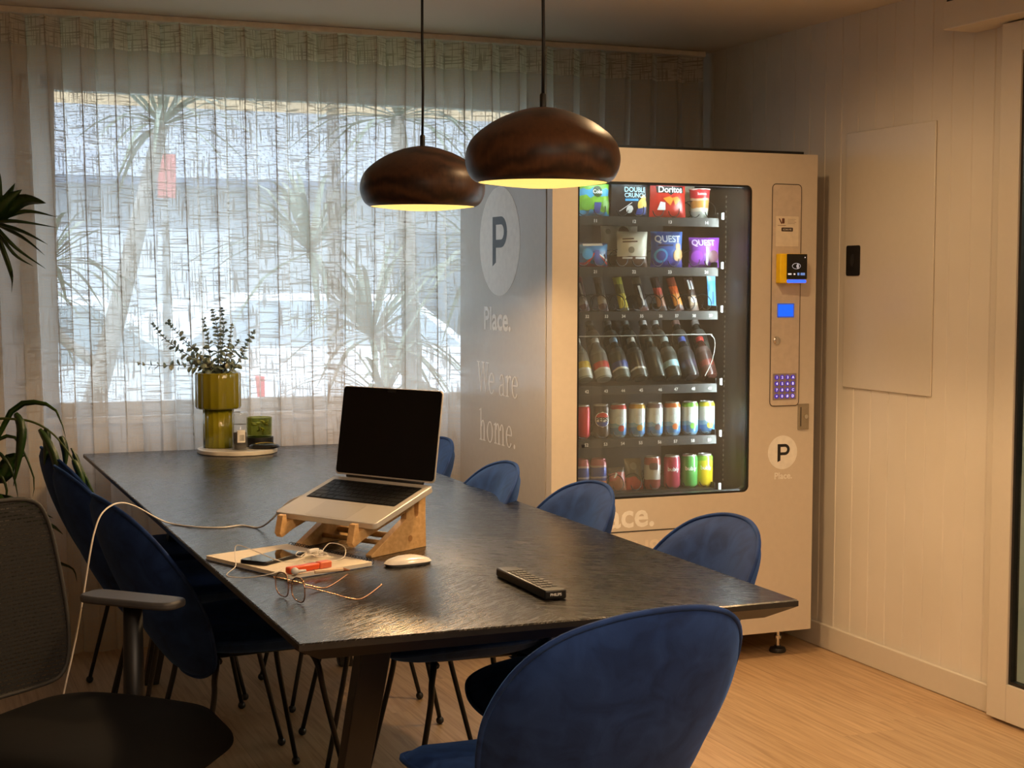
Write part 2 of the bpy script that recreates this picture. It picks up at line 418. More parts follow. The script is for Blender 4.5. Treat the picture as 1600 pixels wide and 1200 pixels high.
# ------------------------------------------------------------------ curtain and its rail
tag(MB().box(-1.6, 3.205, 5.715, 5.755, 2.312, 2.334).build('curtain_rail', WHITEP, bevel=.003), 'white ceiling curtain rail along the window wall', 'curtain rail')
def curtain(name, x0, x1, label, seed, phase=0, lean=0):
    rnd = random.Random(seed); lam = .118; n = int((x1-x0)/lam*12); nz = 26
    k = [rnd.uniform(0, 6.28) for _ in range(8)]
    def pt(i, j):
        u = i/n; z = .012+(2.308-.012)*j/nz; t = 1-z/2.308
        x = x0+(x1-x0)*u; ph = 2*PI*(x-x0)/lam+phase
        drift = t*(1.5*math.sin(x*5.1+k[0])+1.0*math.sin(x*11.3+k[1]+t*1.5))
        amp = .041*(1-.30*t)*(1-t*.45*(.5+.5*math.sin(x*6.3+k[5])))+t*.010*math.sin(x*7+k[2])
        yy = 5.735+amp*math.sin(ph+drift)+t*.006*math.sin(2*ph+k[3]+3*t)
        xx = x+.014*math.sin(2*ph+2*drift)+t*.012*math.sin(x*9+k[4]) + lean*t*u
        return (xx, yy, z)
    V = [pt(i, j) for j in range(nz+1) for i in range(n+1)]
    F = [(j*(n+1)+i, j*(n+1)+i+1, (j+1)*(n+1)+i+1, (j+1)*(n+1)+i) for j in range(nz) for i in range(n)]
    me = bpy.data.meshes.new(name); me.from_pydata(V, [], F)
    uvl = me.uv_layers.new(name='UVMap')
    # cloth length along each row for the weave
    s = [0.0]
    for i in range(n):
        a, c = Vector(V[nz*(n+1)+i]), Vector(V[nz*(n+1)+i+1]); s.append(s[-1]+(c-a).length)
    for p in me.polygons:
        p.use_smooth = True
        for li, vi in zip(p.loop_indices, p.vertices):
            uvl.data[li].uv = (s[vi % (n+1)]+seed*3.7, V[vi][2])
    me.materials.append(LINEN)
    o = bpy.data.objects.new(name, me); COL.objects.link(o)
    return tag(o, label, 'curtain', 'sheer linen curtains on the ceiling rail')
curtain('curtain', -1.55, 1.60, 'sheer linen curtain panel behind the vase, hung left of the laptop lid', 1, lean=.05)
curtain('curtain', 1.585, 3.19, 'sheer linen curtain panel running behind the vending machine and both pendant lamps', 2, phase=1.5, lean=-.0)

# ------------------------------------------------------------------ table
TX, TY0, TY1, TZ = 1.155, 2.565, 5.685, .75
tb = thing('dining_table', 'long black wood table with slanted lower edge in the middle of the room', 'table', (TX, (TY0+TY1)/2, 0))
HX, HY = .505, (TY1-TY0)/2
def ringpts(ix, z): return [(-HX+ix, -HY+ix, z), (HX-ix, -HY+ix, z), (HX-ix, HY-ix, z), (-HX+ix, HY-ix, z)]
lev = [(.0025, TZ), (0, TZ-.0025), (0, TZ-.013), (.048, TZ-.042), (.06, TZ-.044)]
V = []; F = [(0, 1, 2, 3)]
for ix, z in lev: V += ringpts(ix, z)
for i in range(len(lev)-1):
    for k in range(4): F.append((i*4+k, i*4+(k+1) % 4, i*4+4+(k+1) % 4, i*4+4+k))
F.append(tuple(range(len(V)-4, len(V)))[::-1])
tt = MB().add(V, F).build('tabletop', TABLE, tb)
tt.data.materials.append(mat('black_stained_edge', (27, 24, 22), .45, scale=60, var=.25))
for p in tt.data.polygons:
    if p.normal.z < .5: p.material_index = 1
LEGM = mat('black_stained_leg', (34, 30, 27), .42)
for sx, sy in ((-1, -1), (1, -1), (1, 1), (-1, 1)):
    top = Vector((sx*.215, sy*(HY-.46), TZ-.044)); bot = Vector((sx*.345, sy*(HY-.44), 0))
    b = MB(); ax = .034; ay = .026
    q = [(-ax, -ay), (ax, -ay), (ax, ay), (-ax, ay)]
    v = [(bot.x+x_*.75, bot.y+y_*.75, 0) for x_, y_ in q]+[(top.x+x_, top.y+y_, top.z) for x_, y_ in q]
    b.add(v, [(3, 2, 1, 0), (4, 5, 6, 7), (0, 1, 5, 4), (1, 2, 6, 5), (2, 3, 7, 6), (3, 0, 4, 7)])
    b.build('leg', LEGM, tb, bevel=.003)
MB().box(-.2, .2, -HY+.42, -HY+.50, TZ-.075, TZ-.044).build('crossbar', LEGM, tb)
MB().box(-.2, .2, HY-.50, HY-.42, TZ-.075, TZ-.044).build('crossbar', LEGM, tb)

# ------------------------------------------------------------------ pendant lamps
def pendant(loc, label, power, first=None):
    if first: return dup(first, loc, .7, label)
    p = thing('pendant_lamp', label, 'pendant lamp', loc, 0, 'dark wood pendant lamps over the table')
    pr = [(.1555, 0), (.172, .011), (.183, .033), (.1865, .058), (.181, .085), (.167, .108), (.142, .130), (.112, .149), (.08, .163), (.045, .174), (.012, .180)]
    inn = [(.012, .172), (.08, .152), (.135, .125), (.170, .090), (.176, .058), (.168, .030), (.152, .006)]
    pc = [tuple(q) for q in catmull([(r_, z_, 0) for r_, z_ in pr], 4)]; ic = [tuple(q) for q in catmull([(r_, z_, 0) for r_, z_ in inn], 3)]
    MB().lathe([(q[0], q[1]) for q in pc[::-1]]+[(q[0], q[1]) for q in ic[::-1]], 64, cap=False).build('lamp_shade', WALNUT, p, smooth=True)
    d = MB().lathe([(.0001, -.012), (.05, -.0108), (.10, -.006), (.1545, .001)], 48, cap=False).build('diffuser', DIFF, p); d['label'] = 'glowing yellow diffuser disc'
    MB().lathe([(.0078, .176), (.0078, .209), (.0055, .213), (.0001, .214)], 16).build('cord_grip', BLACKP, p, smooth='auto')
    MB().tube([(0, 0, .21), (.002, 0, .35), (0, .001, .5), (0, 0, 2.305-loc[2])], .0042, 8).build('cord', BLACKP, p, smooth=True)
    MB().lathe([(.05, 2.305-loc[2]), (.05, 2.335-loc[2])], 32).build('ceiling_rose', BLACKP, p, bevel=.003)
    return p
DIFF = mat('lamp_diffuser', (255, 222, 118), .5, emit=1.15)
L1 = (1.492, 4.365, 1.596); L2 = (1.470, 3.410, 1.610)
pl = pendant(L1, 'smaller looking dark wood pendant lamp hanging nearer the curtain', 0)
dup(pl, (L2[0], L2[1], L1[2]+.016), .9, 'dark wood pendant lamp hanging in front, overlapping the vending machine top')
for q in (L1, L2):
    lamp('pendant_bulb', 'SPOT', (q[0], q[1], q[2]-.012), 62, WARM, .09, spot=158, blend=.25)

# ------------------------------------------------------------------ blue chairs
def smooth_outline(pts, n=5):   # half outline (x>=0) mirrored
    full = pts+[(-x, y) for x, y in pts[-2:0:-1]]
    return [(q.x, q.y) for q in catmull([(x, y, 0) for x, y in full], n, closed=True)]
def cushion(outline, centre, mapf, th, rings=9, power=3.0, th_back=None):
    n = len(outline); cx, cy = centre; v = []; f = []; tbk = th if th_back is None else th_back
    for side, tt in ((1, th), (-1, tbk)):
        base = len(v); v.append(mapf(cx, cy, side*tt))
        for k in range(1, rings+1):
            s = k/rings; o = side*tt*max(0, 1-s**power)**.5
            for x, y in outline: v.append(mapf(cx+(x-cx)*s, cy+(y-cy)*s, o))
        for i in range(n): f.append((base, base+1+i, base+1+(i+1) % n))
        for k in range(rings-1):
            for i in range(n):
                a = base+1+k*n; f.append((a+i, a+n+i, a+n+(i+1) % n, a+(i+1) % n))
    m = MB(); m.add(v, f); return m
BACK = smooth_outline([(0, .365), (.10, .372), (.176, .41), (.221, .49), (.246, .585), (.250, .665), (.226, .745), (.172, .800), (.09, .828), (0, .836)])
SEAT = smooth_outline([(0, .245), (.11, .238), (.195, .205), (.240, .115), (.240, .0), (.205, -.11), (.14, -.185), (.06, -.215), (0, -.22)])
def backmap(x, z, o):
    y = -.165-.215*((z-.37)/.46)+.105*(abs(x)/.25)**2*(.55+.45*min(1, max(0, (.84-z)/.3)))
    y -= .02*math.sin(min(1, max(0, (z-.37)/.46))*PI)
    nx, nz = -.45*x/.25, .42
    l = math.sqrt(1+nx*nx+nz*nz)
    return (x+o*nx/l, y+o/l, z+o*nz/l*.5)
def seatmap(x, y, o):
    z = .450+.030*(x/.24)**2+.02*max(0, -y/.22)**2-.012*max(0, y/.245)**2
    return (x, y, z+o)
def make_chair():
    t = thing('dining_chair', 'blue velvet dining chair', 'chair', group='blue velvet chairs around the black table')
    bk = cushion(BACK, (0, .62), backmap, .040, th_back=.032).build('backrest', VELVET, t, smooth=True)
    MB().tube([backmap(x, z, 0) for x, z in BACK], .0055, 6, closed=True).build('piping', VELVET, bk, smooth=True)
    st = cushion(SEAT, (0, .01), seatmap, .040, th_back=.036).build('seat', VELVET, t, smooth=True)
    MB().tube([seatmap(x, y, 0) for x, y in SEAT], .0055, 6, closed=True).build('piping', VELVET, st, smooth=True)
    fr = MB()
    for sy in (-.11, .12): fr.tube([(-.13, sy, .413), (.13, sy, .413)], .009, 8)
    fr.tube([(-.06, -.11, .413), (-.06, .12, .413)], .009); fr.tube([(.06, -.11, .413), (.06, .12, .413)], .009)
    fr.build('seat_frame', BLACKM, t, smooth=True)
    for sx, sy in ((-1, -1), (1, -1), (1, 1), (-1, 1)):
        y0 = .12 if sy > 0 else -.11; y1 = .205 if sy > 0 else -.20
        P = catmull([(sx*.10, y0, .413), (sx*.145, y0+sy*.012, .411), (sx*.168, y0+sy*.024, .375), (sx*.182, y0+sy*.035, .30), (sx*.215, y1+sy*.012, .016)], 5)
        m_ = len(P); lg = MB().tube(P, [.0095-.0025*i/(m_-1) for i in range(m_)], 10).build('leg', BLACKM, t, smooth=True)
        e = P[-1]; MB().sphere((e.x, e.y, .0125), (.0125, .0125, .0125), 12, 8).build('foot', BLACKP, lg, smooth=True)
    return t
R90 = PI/2
ch = make_chair()
ch.location = (1.135, 2.605, 0); ch.rotation_euler = (0, 0, math.radians(7)); ch['label'] = 'large blue velvet chair seen from behind at the near end of the table'
for x, y, rz, lb in (
    (1.43, 3.07, R90-.05, 'blue velvet chair nearest the table corner, in front of the machine delivery flap'),
    (1.385, 3.71, R90-.04, 'blue velvet chair covering the lower left corner of the machine glass'),
    (1.337, 4.24, R90-.10, 'blue velvet chair against the machine side, below the word home'),
    (1.39, 4.94, R90, 'blue velvet chair mostly hidden behind the laptop lid'),
    (.86, 3.97, -R90+.10, 'blue velvet chair with the white cable arching over its back'),
    (.83, 4.60, -R90+.06, 'blue velvet chair, middle of the three overlapping backs by the palm'),
    (.84, 5.13, -R90+.04, 'blue velvet chair, farthest of the three overlapping backs under the palm leaves')):
    dup(ch, (x, y, 0), rz, lb)

# ------------------------------------------------------------------ office chair
def m_mesh():
    t = NT('mesh_fabric'); v = t.coord('Object'); x, y, z = t.sep(v)
    st = t.math('LESS_THAN', t.math('FRACT', t.math('MULTIPLY', z, 118.0)), .30)
    cell = t.math('LESS_THAN', t.math('FRACT', t.math('ADD', t.math('MULTIPLY', x, 70.0), t.math('MULTIPLY', t.math('FLOOR', t.math('MULTIPLY', z, 118.0)), .5))), .80)
    hole = t.math('MULTIPLY', st, cell)
    t.set(Base_Color=(.005, .0047, .0043), Roughness=.8, Alpha=t.math('SUBTRACT', 1.0, t.math('MULTIPLY', hole, .62))); return t.m
oc = thing('office_chair', 'black mesh backed office chair with grey topped armrest in the dim corner', 'office chair', (.337, 3.126, 0), math.radians(-135.4))
# local +y is the way the chair faces
SEATM = mat('dark_seat_fabric', (19, 18, 17), .9, spec=.15)
so = smooth_outline([(0, .262), (.11, .260), (.195, .240), (.248, .18), (.266, .07), (.264, -.06), (.242, -.165), (.18, -.217), (.08, -.225), (0, -.225)])
cushion(so, (0, .01), lambda x, y, o: (x, y, .452+o+(-.025*max(0, (y-.12)/.13)**2 if y > .12 else 0)), .046, power=7).build('seat', SEATM, oc, smooth=True)
def ocb(x, z): return -.245-.05*((z-.5)/.4)-.0+.055*(x/.24)**2
bo = smooth_outline([(0, .505), (.15, .507), (.212, .53), (.232, .62), (.225, .78), (.208, .875), (.17, .905), (.08, .909), (0, .91)])
bk = MB().tube([(x, ocb(x, z), z) for x, z in bo], .005, 8, closed=True)  .build('back_frame', mat('mesh_edge', (44, 42, 39), .7), oc, smooth=True)
cushion(bo, (0, .70), lambda x, z, o: (x, ocb(x, z)+o, z), .0012, rings=8).build('back_mesh', m_mesh(), bk, smooth=True)
MB().tube([(0, -.17, .41), (0, -.27, .42), (0, -.315, .50), (0, -.305, .66)], [.03, .03, .026, .02], 10).build('back_support', BLACKP, oc, smooth=True)
for sx in (-1, 1):
    a = MB(); a.tube([(sx*.22, -.10, .41), (sx*.295, -.10, .405), (sx*.316, -.10, .44), (sx*.316, -.10, .662)], [.022, .022, .024, .021], 12)
    ar = a.build('armrest', BLACKP, oc, smooth=True)
    n = 14; v = []
    po = smooth_outline([(0, .125), (.028, .12), (.042, .09), (.044, 0), (.044, -.09), (.03, -.12), (0, -.125)])
    MB().prism(po, lambda x, y: (sx*.316+x, y-.10, .664), lambda x, y: (sx*.316+x, y-.10, .681+.10*max(0, y*y-.006))).build('arm_pad', mat('armrest_pad', (66, 66, 68), .55), ar, bevel=.006, seg=3)
MB().lathe([(.028, .09), (.028, .25), (.02, .25), (.02, .40)], 20).build('gas_column', BLACKP, oc, smooth='auto')
for k in range(5):
    a = 2*PI*k/5+.3; c, s_ = math.cos(a), math.sin(a)
    l = MB().tube([(0, 0, .115), (.16*c, .16*s_, .10), (.30*c, .30*s_, .078)], [.028, .022, .016], 8).build('leg', BLACKP, oc, smooth=True)
    MB().lathe([(.0001, -.02), (.026, -.018), (.028, 0), (.026, .018), (.0001, .02)], 16, Matrix.Translation((.30*c, .30*s_, .0285)) @ Matrix.Rotation(a, 4, 'Z') @ Matrix.Rotation(PI/2, 4, 'X')).build('caster', BLACKP, l, smooth=True)

# ------------------------------------------------------------------ potted palm (left edge)
def m_leaf(name, a, b_, c):
    t = NT(name); f = t.noise(t.coord('Object', (3, 3, 3)), 2.5, 3)
    t.set(Base_Color=t.ramp(f, [(.3, s2l(a)), (.5, s2l(b_)), (.75, s2l(c))]), Roughness=.36, Specular_IOR_Level=.5)
    return t.m
LEAF = m_leaf('palm_leaf', (22, 44, 14), (38, 66, 20), (58, 88, 26))
def blade(mb, pts, width, side=(0, 0, 1), fold=.25, n=10, taper=1.5):
    P = catmull(pts, max(2, n//(len(pts)-1))); m = len(P); v = []
    for i, p in enumerate(P):
        t = i/(m-1); T = (P[min(i+1, m-1)]-P[max(i-1, 0)]).normalized()
        S = T.cross(Vector(side)); S = S.normalized() if S.length > 1e-5 else Vector((1, 0, 0)); N = S.cross(T)
        w_ = width*.5*max(.02, math.sin(PI*min(1, .06+t*.94)**(1/taper)))
        v += [p-S*w_+N*fold*w_, p, p+S*w_+N*fold*w_, p-N*.0006]
    f = []
    for i in range(m-1):
        a, b_ = i*4, i*4+4
        f += [(a, a+1, b_+1, b_), (a+1, a+2, b_+2, b_+1), (a, b_, b_+3, a+3), (a+2, a+3, b_+3, b_+2)]
    return mb.add(v, f)
PO = Vector((-.02, 5.22, 0))            # pot position; a = across the view, d = into the room, z = height
AX, DX = Vector((.926, -.378, 0)), Vector((.378, .926, 0))
def PA(a, z, d=0): return PO+AX*a+DX*d+Vector((0, 0, z))
pt_ = thing('potted_palm', 'green potted palm with arching fronds beside the curtain, behind the office chair', 'palm plant', tuple(PO))
def L(p): return tuple(Vector(p)-PO)
POT = mat('grey_planter', (92, 90, 86), .6)
MB().lathe([(.14, 0), (.17, .30), (.175, .34), (.160, .34), (.155, .31), (.0001, .31)], 40).build('planter', POT, pt_, smooth='auto')
STEM = mat('palm_stem', (70, 84, 34), .5)
# origin of the visible fan, measured along (a, z): a = .34 is the left picture border at this distance
def frond(name, rach, leaflets, rr=.007):
    P = catmull([L(PA(*q)) for q in rach], 8)
    fo = MB().tube(P, [rr*(1-.7*i/(len(P)-1)) for i in range(len(P))], 7).build(name, STEM, pt_, smooth=True)
    m = MB()
    for pts, wd in leaflets: blade(m, [L(PA(*q)) for q in pts], wd, side=tuple(DX*.8+AX*.2+Vector((0, 0, .3))), fold=.35)
    m.build('leaflets', LEAF, fo, smooth=True)
E0 = .355
def px(x, y, d=0): return (E0+x*.00206, 1.38-(y-435)*.00206, d)
ctr = px(4, 350)
fan = [((18, 276), (10, 312), 22), ((31, 289), (16, 322), 20), ((53, 301), (26, 322), 24), ((95, 322), (48, 318), 22), ((98, 341), (50, 333), 10), ((96, 357), (45, 349), 9),
       ((95, 384), (50, 364), 9), ((89, 400), (45, 372), 9), ((77, 420), (42, 388), 10), ((62, 416), (35, 397), 9), ((41, 456), (26, 424), 13), ((15, 478), (6, 438), 16),
       ((-30, 290), (-12, 318), 20), ((-55, 340), (-25, 338), 20), ((-50, 400), (-22, 380), 16)]
frond('frond', [(.0, .31, 0), (.08, .75, .02), (.22, 1.2, .01), ctr], [([ctr, px(mx, my, .03*math.sin(i*2.1)), px(tx, ty, .06*math.sin(i*1.7))], wd*.00206*(1.05 if 18 < wd < 25 else .75)) for i, ((tx, ty), (mx, my), wd) in enumerate(fan)])
frond('frond', [(.0, .31, 0), (.12, .70, .02), px(-28, 664, .0), px(40, 649, -.02), px(92, 668, -.03), px(132, 722, -.03), px(152, 778, -.03)],
      [([px(36, 640, -.02), px(46, 665, -.03), px(42, 705, -.03), px(32, 752, -.02)], .038), ([px(80, 664), px(80, 690), px(76, 722)], .03),
       ([px(74, 664, -.03), px(95, 700, -.04), px(105, 740, -.04), px(114, 770, -.03)], .034), ([px(102, 676), px(108, 700), px(108, 730)], .03),
       ([px(122, 702), px(128, 730), px(128, 756)], .026), ([px(126, 710, -.04), px(138, 740, -.04), px(140, 772, -.04)], .030), ([px(140, 740), px(148, 770), px(152, 795)], .018),
       ([px(118, 694), px(131, 722), px(150, 762), px(156, 778)], .014)], .006)
frond('frond', [(.0, .31, 0), (.10, .60, -.02), px(-35, 742, -.03), px(-8, 700, -.03)],
      [([px(-12, 712, .02), px(22, 640, .03), px(60, 625, .02), px(96, 637, .0), px(111, 680, 0)], .020), ([px(-30, 700), px(20, 676), px(40, 690), px(60, 740), px(58, 770)], .013),
       ([px(-20, 690), px(10, 705), px(28, 735), px(36, 775)], .016), ([px(-30, 730), px(8, 738), px(24, 712), px(48, 706)], .062)], .006)
frond('frond', [(.0, .31, 0), (.11, .52, -.04), px(-30, 790, -.05)],
      [([px(-30, 785, -.05), px(10, 772, -.08), px(50, 776, -.08), px(98, 798, -.06)], .05), ([px(-30, 790, -.02), px(30, 800, -.02), px(80, 812, 0), px(104, 828, 0)], .03),
       ([px(-20, 740), px(6, 735), px(18, 760), px(12, 790)], .014), ([px(76, 858), px(96, 872), px(118, 882), px(124, 902)], .012)], .006)

# ------------------------------------------------------------------ things at the far end of the table
STONE = mat('white_stone', (206, 198, 184), .45, var=.1, scale=12)
TRC = (1.178, 5.535)
def scal(r): return [(TRC[0]+r*(1+.018*abs(math.sin(12*a*PI/144*1.0)))*math.cos(2*PI*a/144), TRC[1]+r*(1+.018*abs(math.sin(12*a*PI/144)))*math.sin(2*PI*a/144)) for a in range(144)]
tr = MB().prism(scal(.142), lambda x, y: (x, y, TZ+.0005), lambda x, y: (x, y, TZ+.017)).build('serving_tray', STONE, None, bevel=.003)
tag(tr, 'round white stone tray with scalloped rim at the far end of the table', 'tray')
ZT = TZ+.0175
t = NT('olive_glass'); t.set(Base_Color=s2l((152, 142, 28)), Roughness=.12, Transmission_Weight=.3, IOR=1.45, Coat_Weight=.5); OLIVE = t.m
vs = thing('vase', 'olive green ribbed vase with wide top on the white stone tray', 'vase', (1.118, 5.575, ZT))
rib = lambda a: 1-.035*abs(math.sin(9*a))
MB().lathe([(.056, 0), (.0565, .14)], 144, rib=rib).build('vase_foot', OLIVE, vs, smooth=True)
MB().lathe([(.05, .1405), (.078, .142), (.0835, .150), (.0835, .268), (.081, .274), (.076, .274), (.075, .155), (.0001, .15)], 144, rib=rib, cap=False).build('vase_bowl', OLIVE, vs, smooth=True)
# eucalyptus
def m_euc():
    t = NT('eucalyptus_leaf'); f = t.noise(t.coord('Object'), 30, 2)
    t.set(Base_Color=t.ramp(f, [(.35, s2l((108, 128, 116))), (.55, s2l((152, 166, 150))), (.75, s2l((184, 180, 156)))]), Roughness=.5); return t.m
EUC = m_euc(); ESTEM = mat('eucalyptus_stem', (92, 78, 66), .6)
PXE = .00234; VO = Vector((1.118, 5.575, 0))
def ev(x, y, d=0): return VO+AX*((x-343)*PXE)+DX*d+Vector((0, 0, ZT+.274-(y-580)*PXE))
sprigs = [([(343, 590), (318, 574), (290, 569), (255, 570), (221, 567)], 0, 'eucalyptus sprig lying level out to the far left of the vase', 11, .0125),
          ([(338, 590), (318, 566), (285, 545), (262, 527), (245, 505)], -.02, 'eucalyptus sprig leaning left with a bushy reddish tip', 15, .012),
          ([(340, 590), (322, 562), (300, 540), (280, 520), (265, 503)], .02, 'eucalyptus sprig leaning left just above the bushy tipped one', 13, .011),
          ([(342, 590), (332, 555), (329, 525), (323, 498)], -.02, 'upright eucalyptus sprig just left of the two tallest tips', 11, .0125),
          ([(344, 590), (344, 550), (343, 515), (336, 484)], .0, 'tall eucalyptus sprig, left one of the two tallest tips', 13, .011),
          ([(345, 590), (348, 550), (351, 515), (347, 482)], .03, 'tall eucalyptus sprig, right one of the two tallest tips', 13, .010),
          ([(347, 590), (356, 555), (362, 532), (366, 507)], -.01, 'eucalyptus sprig with sparse tip leaning slightly right of the tallest ones', 10, .010),
          ([(349, 590), (360, 562), (366, 545), (373, 532)], .03, 'short eucalyptus sprig low on the right of the bunch', 8, .011),
          ([(350, 590), (376, 562), (386, 540), (400, 516)], 0, 'eucalyptus sprig leaning farthest right out of the vase', 11, .0115),
          ([(340, 590), (332, 572), (322, 562), (312, 556)], -.05, 'short leafy eucalyptus sprig low over the left front rim of the vase', 7, .014),
          ([(348, 590), (352, 573), (360, 564), (372, 571)], -.05, 'short leafy eucalyptus sprig low over the right front rim of the vase', 7, .014)]
for si, (pp, dd, lb, nl, lr) in enumerate(sprigs):
    rnd = random.Random(si+3); P = catmull([ev(x, y, dd*i/(len(pp)-1)) for i, (x, y) in enumerate(pp)], 8); b0 = P[0]
    g = thing('eucalyptus_sprig', lb, 'eucalyptus', tuple(b0), 0, 'eucalyptus sprigs in the olive vase')
    MB().tube([p-b0 for p in P], [.0021*(1-.6*i/(len(P)-1)) for i in range(len(P))], 6).build('stem', ESTEM, g, smooth=True)
    m = MB()
    nl = int(nl*1.25)
    for k in range(nl):
        t_ = .10+.90*k/(nl-1); i = min(len(P)-2, int(t_*(len(P)-1))); p = P[i].lerp(P[i+1], t_*(len(P)-1)-i); T = (P[i+1]-P[i]).normalized()
        r_ = lr*(1.32-.72*t_)*rnd.uniform(.85, 1.2); a0 = rnd.uniform(0, PI)+k*1.4
        o1 = T.orthogonal().normalized(); o2 = T.cross(o1)
        for sgn in (0, PI):
            dr_ = (o1*math.cos(a0+sgn)+o2*math.sin(a0+sgn)); ax = (dr_+T*.35).normalized(); sd = ax.cross(T).normalized(); tw = rnd.uniform(-1.1, 1.1); sd = (sd*math.cos(tw)+ax.cross(sd)*math.sin(tw)).normalized(); nn = ax.cross(sd)
            vv = [p-b0+ax*.002]; K = 10
            for q in range(K):
                an = 2*PI*q/K; vv.append(p-b0+ax*(r_*1.0+r_*math.cos(an))+sd*r_*.85*math.sin(an)+nn*(.0018*math.cos(2*an)))
            c_ = len(vv); vv.append(p-b0+ax*r_-nn*.002)
            m.add(vv, [(c_, 1+q, 1+(q+1) % K) for q in range(K)])
    lf = m.build('leaves', EUC, g, smooth=True); sm = lf.modifiers.new('thick', 'SOLIDIFY'); sm.thickness = .0007
# spice grinder, green tumbler, tea light holder, pouch
JG = m_glass('jar_plastic', (.86, .87, .86), 1.5, .08, 1.6, .06)
sg = thing('pepper_grinder', 'clear plastic grinder jar with black peppercorns and white label on the stone tray', 'spice jar', (1.172, 5.462, ZT))
MB().lathe([(.026, 0), (.028, .004), (.028, .075), (.024, .085), (.024, .092)], 32).build('jar', JG, sg, smooth='auto')
MB().lathe([(.0285, .092), (.030, .096), (.030, .125), (.027, .136), (.0001, .136)], 20, rib=lambda a: 1-.03*abs(math.sin(8*a))).build('grinder_cap', JG, sg, smooth='auto')
MB().lathe([(.0235, .004), (.0235, .062), (.0001, .064)], 24).build('peppercorns', mat('peppercorns', (34, 27, 22), .7, var=.5, scale=400), sg, smooth='auto')
def cyl(r, a0, x, z, o=0): a = a0+x/r; return ((r+o)*math.cos(a), (r+o)*math.sin(a), z)
fa = math.radians(-112)
lb_ = MB().grid(8, 1, lambda u, v: cyl(.0285, fa, -.004+u*.03, .028+v*.045)).build('paper_label', mat('paper_label', (226, 222, 214), .6), sg)
m = MB(); rr_ = random.Random(4)
xx = .004
while xx < .022:
    wd = rr_.choice((.0006, .001, .0014)); m.add([cyl(.0287, fa, q, z) for q, z in ((xx, .034), (xx+wd, .034), (xx+wd, .056), (xx, .056))], [(0, 1, 2, 3)]); xx += wd+rr_.choice((.0008, .0012))
m.build('barcode', BLACKP, lb_)
GG = m_glass('green_bottle_glass', (.66, .68, .40), 1.5, .03, 1.2)
gt = thing('green_tumbler', 'green glass tumbler of shiny wrapped sachets in a black holder on the tray', 'tumbler', (1.262, 5.545, ZT))
MB().lathe([(.040, .036), (.046, .040), (.047, .108), (.044, .108), (.042, .044), (.0001, .044)], 36).build('glass_cup', GG, gt, smooth='auto')
MB().lathe([(.050, 0), (.0515, .004), (.0515, .036), (.030, .036), (.0001, .034)], 36).build('holder', BLACKP, gt, smooth='auto')
m = MB(); rnd = random.Random(9)
for k in range(12):
    c = Vector((rnd.uniform(-.022, .022), rnd.uniform(-.022, .022), .075+rnd.uniform(-.022, .030)))
    M_ = Matrix.Translation(c) @ Matrix.Rotation(rnd.uniform(0, 6), 4, (rnd.random(), rnd.random(), rnd.random())) @ Matrix.Diagonal((.013, .009, .004, 1))
    m.lathe([(max(1e-5, math.sin(PI*i/4)), -math.cos(PI*i/4)) for i in range(5)], 6, M_, cap=False)
tag(m.build('sachets', mat('foil_sachets', (206, 200, 120), .25, .2, var=.35, scale=90), gt), 'shiny foil sachets')
pc_ = thing('glasses_pouch', 'flat black pouch with a thin yellow cord lying at the tray front', 'pouch', (1.262, 5.462, ZT), -.4)
po2 = smooth_outline([(0, .026), (.03, .025), (.05, .016), (.056, 0), (.048, -.02), (.02, -.027), (0, -.027)])
cushion(po2, (0, 0), lambda x, y, o: (x, y, .0095+o), .009, power=4).build('pouch_body', mat('black_leatherette', (26, 24, 23), .4), pc_, smooth=True)
MB().tube(catmull([(-.03, -.018, .0195), (-.015, .004, .021), (.015, .010, .021), (.035, -.004, .02), (.04, -.016, .0175)], 6), .0012, 6).build('cord', mat('yellow_cord', (176, 160, 84), .6), pc_, smooth=True)

# ------------------------------------------------------------------ laptop on its wooden stand
LW, LD = .3126, .2212
la, lt_, ll = math.radians(-58.3), math.radians(17.2), math.radians(81.1)
R_ = Vector((math.cos(la), math.sin(la), 0)); F_ = Vector((math.sin(la), -math.cos(la), 0)); Z_ = Vector((0, 0, 1))
hinge = Vector((1.098, 3.506, .900))
fr_ = F_*math.cos(lt_)-Z_*math.sin(lt_); nb = R_.cross(fr_)*-1
if nb.z < 0: nb = -nb
ld_ = -F_*math.cos(ll)+Z_*math.sin(ll); nl_ = F_*math.sin(ll)+Z_*math.cos(ll)
lp = thing('laptop', 'open silver laptop with black screen standing on the wooden stand', 'laptop', tuple(hinge))
def LB(x, y, o=0): return tuple(R_*x+fr_*y+nb*o)        # base plane: x across, y toward the user
def LL(x, y, o=0): return tuple(R_*x+ld_*y+nl_*o)       # lid plane: y up the lid
ALU = mat('silver_aluminium', (208, 202, 192), .36, .3, var=.01)
KEYM = mat('key_caps', (16, 16, 17), .5); KWELL = mat('key_well', (9, 9, 10), .5); SCR = mat('black_screen', (3, 3, 4), .06, var=0, spec=.35)
base = MB().prism(rrect(-LW/2, LW/2, .003, LD, .011), lambda x, y: LB(x, y, -.0145), lambda x, y: LB(x, y, 0)).build('base', ALU, lp, bevel=.0018)
kb = MB().prism(rrect(-.1385, .1385, .022, .128, .004), lambda x, y: LB(x, y, .0001), lambda x, y: LB(x, y, .0005)).build('keyboard', KWELL, base)
m = MB()
